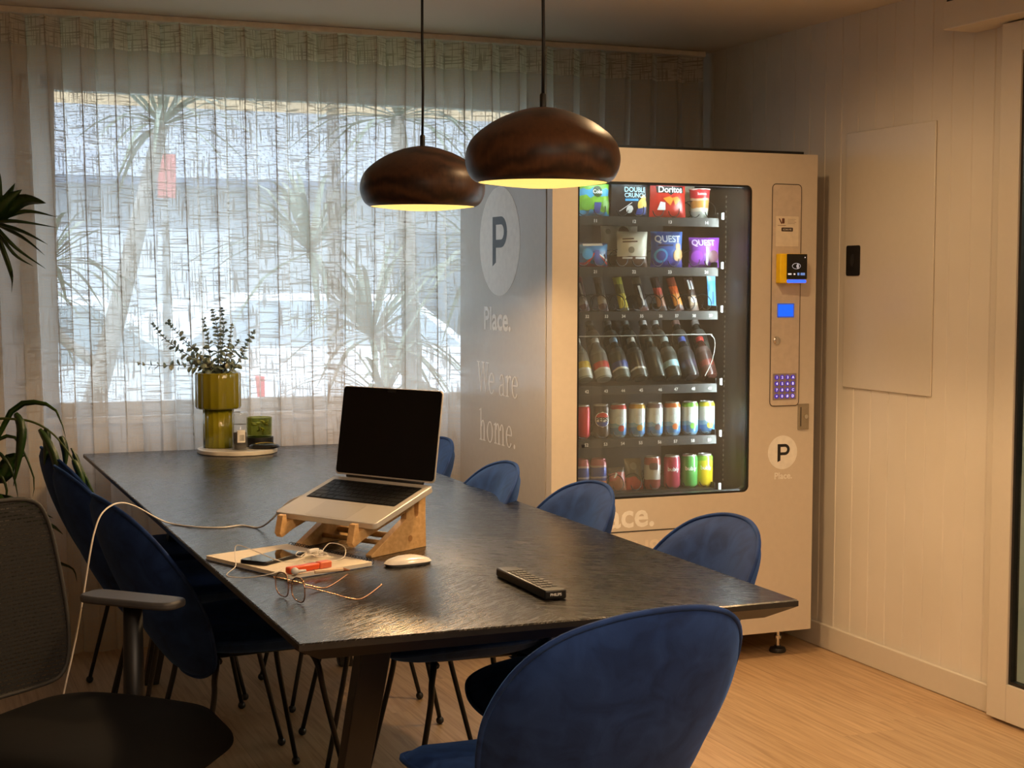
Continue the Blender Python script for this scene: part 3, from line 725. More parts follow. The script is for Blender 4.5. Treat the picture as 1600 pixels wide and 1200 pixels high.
for r in range(6):
    y0 = .0245+(0 if r == 0 else .0105+(r-1)*.0183); hh = .0085 if r == 0 else .0163
    ws = {0: [1.45]+[.98]*12+[.98], 1: [1]*13+[1.55], 2: [1.55]+[1]*13, 3: [1.85]+[1]*11+[1.75], 4: [2.35]+[1]*10+[2.3], 5: [1, 1, 1, 1.25, 5.3, 1.25, 1, 1, .95, .95]}[r]
    tot = sum(ws); x = -.136
    for w_ in ws:
        wd = .272*w_/tot; m.prism(rrect(x+.001, x+wd-.001, y0, y0+hh, .0016, 2), lambda a, b_: LB(a, b_, .0005), lambda a, b_: LB(a, b_, .0016)); x += wd
m.build('keys', KEYM, kb)
MB().prism(rrect(-.064, .064, .136, .214, .004), lambda x, y: LB(x, y, .0001), lambda x, y: LB(x, y, .0004)).build('trackpad', mat('trackpad', (198, 192, 182), .32, .3, var=.01), base)
lid = MB().prism(rrect(-LW/2, LW/2, .004, LD, .010), lambda x, y: LL(x, y, -.0045), lambda x, y: LL(x, y, 0)).build('lid', ALU, lp, bevel=.0012)
dsp = MB().prism(rrect(-LW/2+.0018, LW/2-.0018, .008, LD-.0018, .009), lambda x, y: LL(x, y, .0001), lambda x, y: LL(x, y, .0007)).build('display', SCR, lid); dsp['label'] = 'switched off black screen'
MB().prism(rrect(-.014, .014, LD-.0105, LD-.002, .002), lambda x, y: LL(x, y, .0007), lambda x, y: LL(x, y, .0009)).build('camera_notch', mat('notch', (14, 14, 15), .3), dsp)
MB().tube([LL(-.12, .002, -.004), LL(.12, .002, -.004)], .0042, 10).build('hinge', BLACKP, lp, smooth=True)

# stand: two side panels (slanted arm + triangular foot + post) and cross rods
ws_ = thing('laptop_stand', 'light wooden laptop stand with two slotted side panels on the black table', 'laptop stand', (hinge.x, hinge.y, TZ))
zb = hinge.z-.0145*math.cos(lt_)-TZ-.002          # underside of the laptop at the hinge
def SP(sx, y, z, o=0): return tuple(R_*(sx+o)+F_*y+Z_*z)   # y toward the user, z above the table
tl = math.tan(lt_)
def side(sx, name='side_panel'):
    top = lambda y: zb-tl*y-.0175*0
    b = MB(); h = .009
    # arm under the laptop with a prong at its front end
    arm = [(-.012, top(-.012)), (.222, top(.222)), (.228, top(.222)+.026), (.240, top(.240)+.026), (.246, top(.246)-.020), (.205, top(.205)-.030), (.055, top(.055)-.030), (.045, .055), (-.012, .0)]
    arm = [(-.012, top(-.012)), (.2225, top(.2225)), (.2245, top(.2245)+.020), (.236, top(.236)+.022), (.246, top(.246)-.016), (.238, top(.238)-.028), (.205, top(.205)-.026), (.058, top(.058)-.030), (.058, .052), (-.012, .052)]
    foot = [(-.014, 0), (.180, 0), (.182, .006), (.058, .074), (-.012, .074)]
    for poly in (foot,): b.prism(poly, lambda y, z: SP(sx, y, z, -h), lambda y, z: SP(sx, y, z, h))
    # post with a slot
    post_o = [(-.012, .072), (.058, .072), (.058, top(.058)-.004), (-.012, top(-.012))]
    def ring(poly, per=10):
        out = []
        for i in range(len(poly)):
            a, c = poly[i], poly[(i+1) % len(poly)]
            for k in range(per): out.append((a[0]+(c[0]-a[0])*k/per, a[1]+(c[1]-a[1])*k/per))
        return out
    po_ = ring(post_o); cx, cz = .022, (.072+top(.02))/2-.002
    inner = []
    for (yy, zz) in po_:
        a = math.atan2((zz-cz)/.05, (yy-cx)/.03); q = abs(math.cos(a))**3.2+abs(math.sin(a))**3.2; q = q**(-1/3.2)
        inner.append((cx+.0075*q*math.cos(a), cz+.024*q*math.sin(a)))
    b.ringplate(po_, inner, lambda y, z: SP(sx, y, z, -h), lambda y, z: SP(sx, y, z, h))
    b.prism([(.056, top(.056)), (.2225, top(.2225)), (.2245, top(.2245)+.020), (.236, top(.236)+.022), (.246, top(.246)-.016), (.238, top(.238)-.028), (.205, top(.205)-.024), (.056, top(.056)-.026)], lambda y, z: SP(sx, y, z, -h), lambda y, z: SP(sx, y, z, h))
    o = b.build(name, BEECH, ws_, bevel=.0015)
    MB().lathe([(.0075, -.0006), (.0075, .0006)], 20, Matrix.Translation(SP(sx, .045, .027, h*(1 if sx > 0 else -1))) @ Matrix.Rotation(la, 4, 'Z') @ Matrix.Rotation(PI/2, 4, 'Y')).build('dowel_end', mat('dowel', (172, 126, 76), .5), o)
side(.112); side(-.112)
MB().tube([SP(-.112, .045, .027), SP(.112, .045, .027)], .0075, 12).build('crossbar', BEECH, ws_, smooth=True)
MB().tube([SP(-.112, .10, .020), SP(.112, .10, .020)], .006, 12).build('crossbar', BEECH, ws_, smooth=True)

# charging cable
CABW = mat('white_cable', (222, 214, 200), .5)
cp = [hinge+Vector(LB(-LW/2-.002, .035, -.007)), hinge+Vector(LB(-LW/2-.025, .06, -.02)), Vector((.905, 3.665, .835)), Vector((.872, 3.70, .79)), Vector((.862, 3.80, .7545)), Vector((.83, 3.86, .7527)), Vector((.779, 3.845, .7527)), Vector((.715, 3.88, .7527)),
      Vector((.655, 3.96, .757)), Vector((.568, 3.894, .812)), Vector((.505, 3.74, .843)), Vector((.459, 3.649, .836)), Vector((.436, 3.612, .8)), Vector((.421, 3.592, .744)), Vector((.406, 3.592, .656)), Vector((.387, 3.592, .554)), Vector((.355, 3.595, .41)), Vector((.33, 3.59, .26)), Vector((.30, 3.60, .08)), Vector((.26, 3.64, .004)), Vector((.15, 3.75, .003))]
tag(MB().tube(catmull(cp, 8), .0021, 8).build('charging_cable', CABW, smooth=True), 'thin white charging cable arching from the laptop over a chair back to the floor', 'cable')

# ------------------------------------------------------------------ things in front of the stand
def frame2(c, ang):
    M_ = Matrix.Translation(c) @ Matrix.Rotation(ang, 4, 'Z'); return M_
nb_ = thing('notebook', 'spiral bound notebook with blank pages under the phone and earphones', 'notebook', (.822, 3.322, TZ), math.atan2(-.317, .127))
PAGE = mat('notebook_paper', (226, 214, 192), .7)
MB().prism(rrect(-.162, .162, -.118, .112, .006), lambda x, y: (x, y, .0004), lambda x, y: (x, y, .0016)).build('back_cover', mat('blue_grey_cover', (120, 130, 150), .6), nb_)
MB().prism(rrect(-.160, .160, -.116, .108, .006), lambda x, y: (x, y, .0018), lambda x, y: (x, y, .0095)).build('pages', PAGE, nb_)
m = MB()
for k in range(30):
    x = -.15+k*.3/29; m.tube([(x+.0012*math.sin(a*.0), .112+.0068*math.cos(a), .0075+.0068*math.sin(a)) for a in [i*2*PI/10 for i in range(10)]], .0009, 5, closed=True)
m.build('spiral_binding', BLACKM, nb_, smooth=True)
PZ = TZ+.0097
ph = thing('phone', 'black smartphone lying face up on the notebook', 'phone', (.785, 3.325, PZ), math.atan2(.122, .149))
MB().prism(rrect(-.075, .075, -.0365, .0365, .01), lambda x, y: (x, y, 0), lambda x, y: (x, y, .0082)).build('phone_body', mat('phone_frame', (30, 30, 34), .3, .4), ph, bevel=.002)
MB().prism(rrect(-.0725, .0725, -.034, .034, .008), lambda x, y: (x, y, .0083), lambda x, y: (x, y, .0087)).build('phone_screen', SCR, ph)
ea = thing('earphones', 'tangled white wired earphones heaped on the notebook beside the phone', 'earphones', (.86, 3.28, PZ))
rnd = random.Random(12); pts = []
for k in range(26):
    a = k*1.05; pts.append((.018*math.cos(a)*(1+.9*math.sin(k*.7))+.03*math.sin(k*.37), .026*math.sin(a*1.1)+.02*math.cos(k*.5), .0095+.006*abs(math.sin(k*1.3))))
MB().tube(catmull(pts, 6), .0011, 6).build('wire', CABW, ea, smooth=True)
MB().tube(catmull([(-.02, -.02, .010), (-.06, -.05, .010), (-.085, -.03, .012), (-.13, .02, .03), (-.155, .05, .035), (-.165, .02, .016), (-.175, -.03, .004), (-.2, -.06, -.0085), (-.165, -.10, -.0085), (-.12, -.13, .002), (-.09, -.10, .004)], 6), .0011, 6).build('wire', CABW, ea, smooth=True)
MB().tube(catmull([(.02, .0, .012), (.05, .03, .03), (.075, .0, .026), (.06, -.05, .012), (.02, -.06, .006), (-.03, -.05, .008)], 6), .0011, 6).build('wire', CABW, ea, smooth=True)
for cx, cy, an in ((-.075, -.152, .4), (.03, .035, 2.0)):
    eb = MB().sphere((cx, cy, .0085), (.0085, .007, .008), 14, 8).build('earbud', WHITEP, ea, smooth=True)
    MB().tube([(cx, cy, .007), (cx+.028*math.cos(an), cy+.028*math.sin(an), .006)], [.0042, .0028], 8).build('earbud_stem', WHITEP, eb, smooth=True)
ct = thing('cable_adapter', 'small white plug adapter lying among the earphone wires', 'adapter', (.872, 3.312, PZ+.012), .6)
MB().box(-.016, .016, -.006, .006, 0, .008).build('adapter_body', WHITEP, ct, bevel=.002)
MB().box(.016, .024, -.004, .004, .002, .006).build('plug', BLACKP, ct, bevel=.001)
OR = mat('orange_plastic', (232, 92, 44), .35)
mk = thing('orange_marker', 'orange highlighter lying on the notebook corner toward the glasses', 'highlighter', (.815, 3.165, PZ+.0075), .42)
MB().box(-.045, .035, -.009, .009, -.0072, .0065).build('marker_body', OR, mk, bevel=.003)
MB().box(.036, .068, -.010, .010, -.0075, .0075).build('marker_cap', mat('coral_plastic', (236, 120, 80), .35), mk, bevel=.003)
pe = thing('pencil', 'short pale pencil with brown tip beside the orange highlighter', 'pencil', (.862, 3.128, PZ+.0045), .05)
MB().tube([(-.035, 0, 0), (.028, 0, 0)], .0042, 6).build('barrel', mat('pencil_barrel', (226, 196, 160), .5), pe)
MB().tube([(.028, 0, 0), (.044, 0, -.003)], [.0042, .0008], 8).build('tip', mat('pencil_tip', (140, 84, 44), .6), pe)
# glasses
gl = thing('glasses', 'thin rose gold reading glasses resting on the table by the notebook', 'glasses', (.722, 2.925, TZ), .0)
ROSE = mat('rose_gold_metal', (190, 150, 120), .25, .85)
g1 = Vector((.995, .105, 0)).normalized(); g2 = Vector((-.25, .97, 0)).normalized()   # temples run along g1, lens row along g2
def GP(a, b_, z): return tuple(g1*a+g2*b_+Vector((0, 0, z)))
for sg_ in (-1, 1):
    cy_ = sg_*.033; out = []
    for k in range(28):
        a = 2*PI*k/28; q = (abs(math.cos(a))**2.6+abs(math.sin(a))**2.6)**(-1/2.6); out.append((cy_+.0265*q*math.cos(a), .0265+.0235*q*math.sin(a)))
    rm = MB().tube([GP(.004*math.cos((y-cy_)*40), y, z) for y, z in out], .0014, 6, closed=True).build('rim', ROSE, gl, smooth=True)
    MB().prism(out, lambda y, z: GP(.003, y, z), lambda y, z: GP(.0045, y, z)).build('lens', CLEAR, rm)
    MB().tube(catmull([GP(0, sg_*.061, .034), GP(.006, sg_*.067, .036), GP(.05, sg_*.068, .022), GP(.10, sg_*.068, .0045), GP(.125, sg_*.068, .008), GP(.16, sg_*.066, .028)], 6), [.0011]*16+[.002]*15, 6).build('temple', ROSE, gl, smooth=True)
MB().tube(catmull([GP(.004, -.008, .034), GP(0, 0, .037), GP(.004, .008, .034)], 5), .0013, 6).build('bridge', ROSE, gl, smooth=True)
# mouse
ms = thing('computer_mouse', 'white computer mouse on the table by the stand foot', 'mouse', (1.060, 3.206, TZ), .2)
mo = [(.0565*math.copysign(abs(math.cos(a))**.75, math.cos(a)), .0285*math.copysign(abs(math.sin(a))**.75, math.sin(a))) for a in [2*PI*i/48 for i in range(48)]]
def mtop(x, y, o): return (x, y, .006+max(0, o)*(1-.35*(x/.057)**2))
cushion(mo, (0, 0), mtop, .0155, power=2.2, th_back=0).build('mouse_shell', mat('glossy_white', (232, 226, 216), .18, coat=.4), ms, smooth=True)
MB().prism([(x*.93, y*.9) for x, y in mo], lambda x, y: (x, y, .0004), lambda x, y: (x*1.07, y*1.11, .0062)).build('mouse_base', mat('grey_mouse_base', (128, 128, 130), .35, .5), ms)
# remote
rm = thing('remote_control', 'black remote control lying on the right part of the table top', 'remote', (1.213, 2.872, TZ), 0)
MB().box(-.0235, .0235, -.132, .132, .0005, .020).build('remote_body', mat('remote_plastic', (20, 19, 18), .38), rm, bevel=.004, seg=3)
m = MB()
for r in range(9):
    for c in range(3): m.prism(rrect(-.0175+c*.0125, -.0075+c*.0125, -.100+r*.022, -.090+r*.022, .002, 2), lambda x, y: (x, y, .020), lambda x, y: (x, y, .0213))
m.build('buttons', mat('remote_buttons', (54, 51, 46), .5), rm)
m = MB(); put_text(m, 'PHILIPS', lambda x, y: (x, -.1323, .0105+y), width=.024, bold=.0002)
m.build('lettering', mat('pale_print', (226, 222, 214), .5), rm)

# ------------------------------------------------------------------ vending machine
VX0, VX1, VY, VYB, VZ0, VZ1 = 2.088, 3.135, 4.762, 5.655, .098, 1.832
vm = thing('vending_machine', 'tall cream vending machine with glass front and circular logo in the room corner', 'vending machine', ((VX0+VX1)/2, (VY+VYB)/2, 0))
VL = vm.location.copy()
def vb(mb, name, m, parent=None, **kw):
    mb.v = [(p[0]-VL.x, p[1]-VL.y, p[2]-VL.z) for p in mb.v]
    return mb.build(name, m, parent or vm, **kw)
VPAINT = mat('machine_paint', (205, 194, 178), .36, coat=.15, var=.02)
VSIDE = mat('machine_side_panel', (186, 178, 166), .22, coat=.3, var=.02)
INTM = mat('machine_interior', (58, 56, 52), .55)
SHELFM = mat('shelf_rail', (46, 44, 40), .4, .2)
WHT = mat('white_vinyl', (236, 232, 224), .5); BLKV = mat('black_vinyl', (20, 20, 22), .5); NAVYV = mat('slate_vinyl', (48, 56, 66), .5)
GX0, GX1, GZ0, GZ1 = 2.183, 2.864, .620, 1.716
CY = VY+.052
b = MB(); b.box(VX0, VX0+.03, CY, VYB, VZ0, VZ1); b.box(VX1-.03, VX1, CY, VYB, VZ0, VZ1)
b.box(VX0+.03, VX1-.03, VYB-.03, VYB, VZ0, VZ1); b.box(VX0+.03, VX1-.03, CY, VYB-.03, VZ1-.03, VZ1); b.box(VX0+.03, VX1-.03, CY, VYB-.03, VZ0, VZ0+.03)
vb(b, 'cabinet', VSIDE, bevel=.002)
b = MB(); b.box(VX0+.031, VX0+.036, CY, 5.50, .58, 1.79); b.box(2.895, 2.900, CY, 5.50, .58, 1.79); b.box(VX0+.036, 2.895, 5.495, 5.50, .58, 1.79)
b.box(VX0+.036, 2.895, CY, 5.50, 1.785, 1.79); b.box(VX0+.036, 2.895, CY, 5.50, .58, .585)
vb(b, 'interior_liner', INTM)
m = MB()
for k in range(58):
    z = .63+k*.0185; m.box(2.8935, 2.8945, 4.995, 5.001, z, z+.008)
vb(m, 'shelf_standard', mat('perforated_strip', (120, 116, 104), .5))
inner = rrect(GX0, GX1, GZ0, GZ1, .022, 8)
def rect_like(inner, x0, x1, z0, z1):
    cx, cz = (inner[0][0]+inner[len(inner)//2][0])/2, (z0+z1)/2; n = len(inner)//4; out = []
    c = [(x1, z1), (x0, z1), (x0, z0), (x1, z0)]; gcx = (GX0+GX1)/2; gcz = (GZ0+GZ1)/2
    for q in range(4):
        for i in range(n):
            out.append(c[q])
    return out
outer = rect_like(inner, VX0+.001, VX1, VZ0, VZ1)
# door: strips around the window, the corner fans share the outer corner points
b = MB(); b.ringplate(outer, inner, lambda x, z: (x, VY, z), lambda x, z: (x, VY+.045, z))
door = vb(b, 'door', VPAINT)
m = MB(); m.box(VX0+.004, VX1-.004, VY+.045, CY, VZ0+.004, VZ1-.004) if False else m.tube([(VX0+.006, VY+.048, VZ0+.01), (VX0+.006, VY+.048, VZ1-.01), (VX1-.006, VY+.048, VZ1-.01), (VX1-.006, VY+.048, VZ0+.01)], .0035, 6, closed=True)
vb(m, 'door_seal', BLACKP, door)
m = MB(); m.ringplate(rrect(GX0-.001, GX1+.001, GZ0-.001, GZ1+.001, .022, 8), rrect(GX0+.007, GX1-.007, GZ0+.007, GZ1-.007, .018, 8), lambda x, z: (x, VY+.002, z), lambda x, z: (x, VY+.044, z))
vb(m, 'window_gasket', mat('rubber_gasket', (22, 22, 21), .5), door)
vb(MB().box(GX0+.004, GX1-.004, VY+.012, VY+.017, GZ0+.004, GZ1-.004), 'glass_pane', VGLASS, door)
sp = MB().prism([(2.213+.0065*math.cos(a*PI/6)*(1.2 if a % 3 else .8), .809+.0065*math.sin(a*PI/6)*(1 if a % 2 else .8)) for a in range(12)], lambda x, z: (x, VY+.0108, z), lambda x, z: (x, VY+.0118, z)); vb(sp, 'black_sticker', BLKV, door)
vb(MB().box(VX0+.01, 3.095, VY+.03, VYB-.05, VZ1+.0005, VZ1+.012), 'top_plate', BLACKP)
for fx in (VX0+.09, 3.05):
    for fy in (4.85, VYB-.10):
        m = MB(); m.lathe([(.030, 0), (.032, .006), (.028, .016), (.012, .02), (.012, .024)], 24, Matrix.Translation((fx, fy, 0)))
        ft = vb(m, 'foot', mat('rubber_foot', (26, 26, 27), .5), smooth='auto')
        m = MB(); m.lathe([(.008, .024), (.008, .05), (.014, .05), (.014, .062), (.008, .062), (.008, VZ0)], 12, Matrix.Translation((fx, fy, 0))); vb(m, 'foot_bolt', CHROME, ft, smooth='auto')
# shelves, number tags, coils
COILM = mat('coil_wire', (14, 14, 14), .35, .4); TAGM = mat('tag_print', (206, 206, 200), .6)
CLIPM = mat('glowing_shelf_clip', (225, 235, 240), .5, emit=1.0)  # plain white clips, no lamps; their brightness is put in as glow
SHZ = [1.592, 1.413, 1.255, .989, .799, .603]
NX = [2.295, 2.370, 2.438, 2.510, 2.587, 2.652, 2.723, 2.792]
SY = 4.925
for si, zc in enumerate(SHZ):
    b = MB(); zt = zc+.012
    b.box(2.130, 2.822, SY, SY+.004, zc-.018, zt+.001); b.box(2.130, 2.822, SY+.004, 5.46, zt-.003, zt); b.box(2.130, 2.133, SY+.004, 5.46, zt, zt+.02); b.box(2.819, 2.822, SY+.004, 5.46, zt, zt+.02)
    b.box(2.130, 2.822, SY-.002, SY+.001, zc-.0185, zc-.0165)
    sh = vb(b, 'shelf', SHELFM)
    m = MB()
    if si < 2: nums = [(f'{si+1}{k+1}', x) for k, x in enumerate((2.325, 2.478, 2.622, 2.772))]
    else: nums = [(f'{si+1}{k+2}', x) for k, x in enumerate(NX)]
    for s_, x0_ in nums: put_text(m, s_, lambda x, y, x0_=x0_: (x0_+x, SY-.0026, zc-.004+y), height=.0115, bold=.0006)
    vb(m, 'number_tags', TAGM, sh)
    vb(MB().box(2.826, 2.833, SY-.02, SY-.012, zc+.008, zc+.032), 'shelf_clip', CLIPM, sh)
    if si == 3: continue
    cs = [(x+dx, .030) for x in (2.325, 2.478, 2.622, 2.772) for dx in (-.032, .032)] if si < 2 else [(x, .0285) for x in NX]
    for cx, r in cs:
        n = 54; P = [(cx+r*math.cos(-PI*.9+2*PI*k/18), SY+.018+.062*k/18, zt+r+.004+r*math.sin(-PI*.9+2*PI*k/18)) for k in range(n)]
        vb(MB().tube(P, .0017, 6), 'coil', COILM, sh, smooth=True)
# clear guard in front of the bottles
m = MB(); m.tube(catmull([(2.135, 4.918, 1.181), (2.40, 4.918, 1.181), (2.755, 4.918, 1.183), (2.80, 4.93, 1.178), (2.815, 4.93, 1.15), (2.805, 4.93, 1.09), (2.775, 4.93, 1.03)], 6), .0016, 6)
gd = vb(m, 'bottle_guard', mat('guard_edge', (150, 150, 140), .3))
vb(MB().box(2.135, 2.755, 4.917, 4.919, 1.02, 1.180), 'guard_sheet', m_glass('guard_clear', (.94, .95, .93), 1.2), gd)
# control column
def plate(x0, x1, z0, z1, r, d0, d1): return MB().prism(rrect(x0, x1, z0, z1, r), lambda x, z: (x, VY-d1, z), lambda x, z: (x, VY-d0, z))
CPL = mat('control_panel_paint', (202, 188, 172), .4)
cpn = vb(plate(2.948, 3.066, .928, 1.722, .014, .0002, .003), 'control_panel', CPL, bevel=.001)
m = MB(); m.tube([(x, VY-.0015, z) for x, z in rrect(2.9465, 3.0675, .9265, 1.7235, .015)], .0016, 6, closed=True); vb(m, 'panel_seam', mat('panel_seam_shadow', (84, 74, 64), .6), cpn)
stk = vb(plate(2.961, 3.056, 1.502, 1.609, .002, .003, .0036), 'payment_sticker', mat('cream_sticker', (226, 214, 194), .5), cpn)
BRN = mat('brown_print', (96, 54, 34), .5)
m = MB(); f_ = lambda x, z: (x, VY-.0040, z); g_ = lambda x, z: (x, VY-.0037, z)
m.prism([(2.972, 1.601), (2.977, 1.601), (2.987, 1.584), (2.983, 1.581)], f_, g_); m.prism(rrect(2.986, 2.9965, 1.583, 1.602, .003), f_, g_)
for k in range(4): m.box(3.010, 3.045-.006*(k % 2), VY-.0039, VY-.0037, 1.598-k*.005, 1.5988-k*.005)
m.box(2.968, 3.002, VY-.0039, VY-.0037, 1.5755, 1.577)
vb(m, 'sticker_mark', BRN, stk)
m = plate(2.984, 3.032, 1.555, 1.569, .003, .0037, .0040); pill = vb(m, 'scan_label', mat('dark_brown_print', (52, 34, 26), .5), stk)
m = MB(); put_text(m, 'SCAN ME', lambda x, y: (3.008+x, VY-.0042, 1.562+y), width=.036); vb(m, 'lettering', WHT, pill)
# card reader
cr = vb(MB().prism([(2.963, 1.369), (3.074, 1.369), (3.074, 1.475), (2.963, 1.475)], lambda x, z: (x, VY-.034, z), lambda x, z: (x, VY-.003, z)), 'card_reader', mat('yellow_plastic', (252, 206, 14), .4), bevel=.004, seg=3)
rf = vb(plate(2.989, 3.073, 1.384, 1.474, .003, .0342, .0362), 'reader_screen', mat('reader_glass', (10, 10, 12), .1), cr)
WPR = mat('lit_white_print', (220, 224, 235), .5, emit=.5)
m = MB()
for r, a0, a1 in ((.004, -.9, .9), (.0075, -.9, .9), (.011, -.9, .9)):
    m.tube([(3.026+r*math.cos(a0+(a1-a0)*k/8), VY-.0366, 1.431+r*math.sin(a0+(a1-a0)*k/8)) for k in range(9)], .0009, 5)
m.tube([(3.028+.017*math.cos(2*PI*k/24), VY-.0366, 1.431+.010*math.sin(2*PI*k/24)) for k in range(24)], .0006, 5, closed=True)
m.lathe([(.002, 0), (.002, .0003)], 12, Matrix.Translation((3.064, VY-.0364, 1.462)) @ Matrix.Rotation(PI/2, 4, 'X'))
for x0_, x1_ in ((2.994, 3.008), (3.017, 3.024)): m.box(x0_, x1_, VY-.0366, VY-.0362, 1.3995, 1.4050)
vb(m, 'contactless_symbol', WPR, rf)
m = MB(); m.box(3.033, 3.041, VY-.0366, VY-.0362, 1.398, 1.407); m.box(3.046, 3.064, VY-.0366, VY-.0362, 1.398, 1.407); vb(m, 'card_badges', mat('blue_badge', (110, 150, 230), .5, emit=.5), rf)
vb(plate(2.991, 3.070, 1.371, 1.3825, .004, .034, .0358), 'reader_light', mat('blue_led', (40, 80, 255), .5, emit=2.2), cr)
lcd = vb(plate(2.971, 3.042, 1.246, 1.297, .003, .003, .0045), 'display_window', mat('lcd_bezel', (70, 110, 220), .3, emit=.25), cpn)
vb(plate(2.976, 3.037, 1.251, 1.292, .002, .0046, .005), 'blue_display', mat('blue_lcd', (12, 84, 255), .4, emit=1.3), lcd)
m = MB(); m.lathe([(.014, 0), (.014, .004), (.009, .007), (.0001, .007)], 24, Matrix.Translation((2.970, VY-.003, 1.164)) @ Matrix.Rotation(PI/2, 4, 'X')); vb(m, 'button', CHROME, cpn, smooth='auto')
kp = vb(plate(2.957, 3.056, .949, 1.044, .003, .003, .0042), 'keypad', mat('keypad_steel', (150, 136, 140), .4, .2), cpn)
KL = mat('violet_keys', (72, 54, 170), .4, emit=.55); KD = mat('keypad_digits', (222, 214, 255), .4, emit=1.0)
for r in range(4):
    for c in range(4):
        cx, cz = 2.9725+c*.0225, 1.0305-r*.0227; ch_ = '123A456B789C*0#D'[r*4+c]
        m = MB(); m.lathe([(.0088, 0), (.0085, .0022), (.0001, .0024)], 18, Matrix.Translation((cx, VY-.0042, cz)) @ Matrix.Rotation(PI/2, 4, 'X')); kk = vb(m, 'key', KL, kp, smooth='auto')
        m = MB(); put_text(m, ch_, lambda x, y: (cx+x, VY-.0068, cz+y), height=.0092 if ch_ != '*' else .006, bold=.0003); vb(m, 'digit', KD, kk)
lk = vb(plate(3.066, 3.112, .838, .932, .002, -.001, .004), 'lock_plate', mat('lock_steel', (160, 150, 132), .35, .6), bevel=.001)
vb(MB().box(3.0755, 3.0785, VY-.0046, VY-.004, .850, .920), 'slot', BLKV, lk)
m = MB(); m.lathe([(.008, 0), (.008, .004), (.003, .0042), (.0001, .0042)], 20, Matrix.Translation((3.098, VY-.004, .885)) @ Matrix.Rotation(PI/2, 4, 'X')); vb(m, 'lock_cylinder', CHROME, lk, smooth='auto')
# logo: disc with a stencilled letter, used on the front and on the side
def logo_letter(mb, fn0, fn1, h):
    k = h/140.0; sx = lambda x: (x-254)*k; sz = lambda z: (845-z)*k
    P = lambda pts: [(sx(x), sz(z)) for x, z in pts]
    mb.prism(P([(200, 778), (226, 778), (226, 905), (200, 916)]), fn0, fn1)
    mb.prism(P([(226, 778), (264, 778), (264, 800), (226, 800)]), fn0, fn1)
    mb.prism(P([(226, 842), (264, 842), (264, 864), (226, 864)]), fn0, fn1)
    n = 14; ang = [-PI/2+PI*i/n for i in range(n+1)]
    mb.prism(P([(264+44*math.cos(a), 821+43*math.sin(a)) for a in ang]+[(264+21*math.cos(a), 821+21*math.sin(a)) for a in ang[::-1]]), fn0, fn1)
def disc(c, r, n=64): return [(c[0]+r*math.cos(2*PI*i/n), c[1]+r*math.sin(2*PI*i/n)) for i in range(n)]
m = MB().prism(disc((3.004, .757), .0615), lambda x, z: (x, VY-.0009, z), lambda x, z: (x, VY-.0001, z)); dl = vb(m, 'logo_disc', WHT, door)
m = MB(); logo_letter(m, lambda x, z: (3.008+x, VY-.0016, .756+z), lambda x, z: (3.008+x, VY-.001, .756+z), .066); vb(m, 'logo_letter', BLKV, dl)
m = MB(); put_text(m, 'Place.', lambda x, y: (3.008+x, VY-.0012, .672+y), width=.074, bold=.0008); vb(m, 'lettering', WHT, door)
m = MB(); put_text(m, 'Place.', lambda x, y: (2.352+x, VY-.0012, .561+y), width=.262, bold=.003); vb(m, 'lettering', WHT, door)
fl = vb(plate(2.20, 2.80, .300, .503, .004, -.001, .0012), 'delivery_flap', VPAINT)
m = MB(); m.tube([(x, VY-.0008, z) for x, z in rrect(2.199, 2.801, .299, .504, .004)], .0021, 6, closed=True); vb(m, 'flap_gap', BLKV, fl)
m = MB(); put_text(m, 'PUSH', lambda x, y: (2.462+x, VY-.0018, .440+y), width=.20, bold=.002); vb(m, 'lettering', mat('pale_emboss', (218, 206, 188), .4), fl)
# side panel: logo, word and slogan (x runs toward the viewer's right = smaller Y)
SXF = VX0-.0004
def sd(o): return lambda a, z: (SXF-o, 5.242-a, z)
SV = mat('pale_side_vinyl', (240, 237, 230), .35, coat=.2)
m = MB().prism(disc((0, 1.520), .199, 96), sd(.0003), sd(.0)); d2 = vb(m, 'logo_disc', SV)
m = MB(); logo_letter(m, lambda x, z: sd(.0006)(x+.005, 1.522+z), lambda x, z: sd(.0004)(x+.005, 1.522+z), .184); vb(m, 'logo_letter', NAVYV, d2)
m = MB(); put_text(m, 'Place.', lambda x, y: sd(.0003)(x-.02, 1.236+y), width=.265, bold=.0015); vb(m, 'lettering', SV)
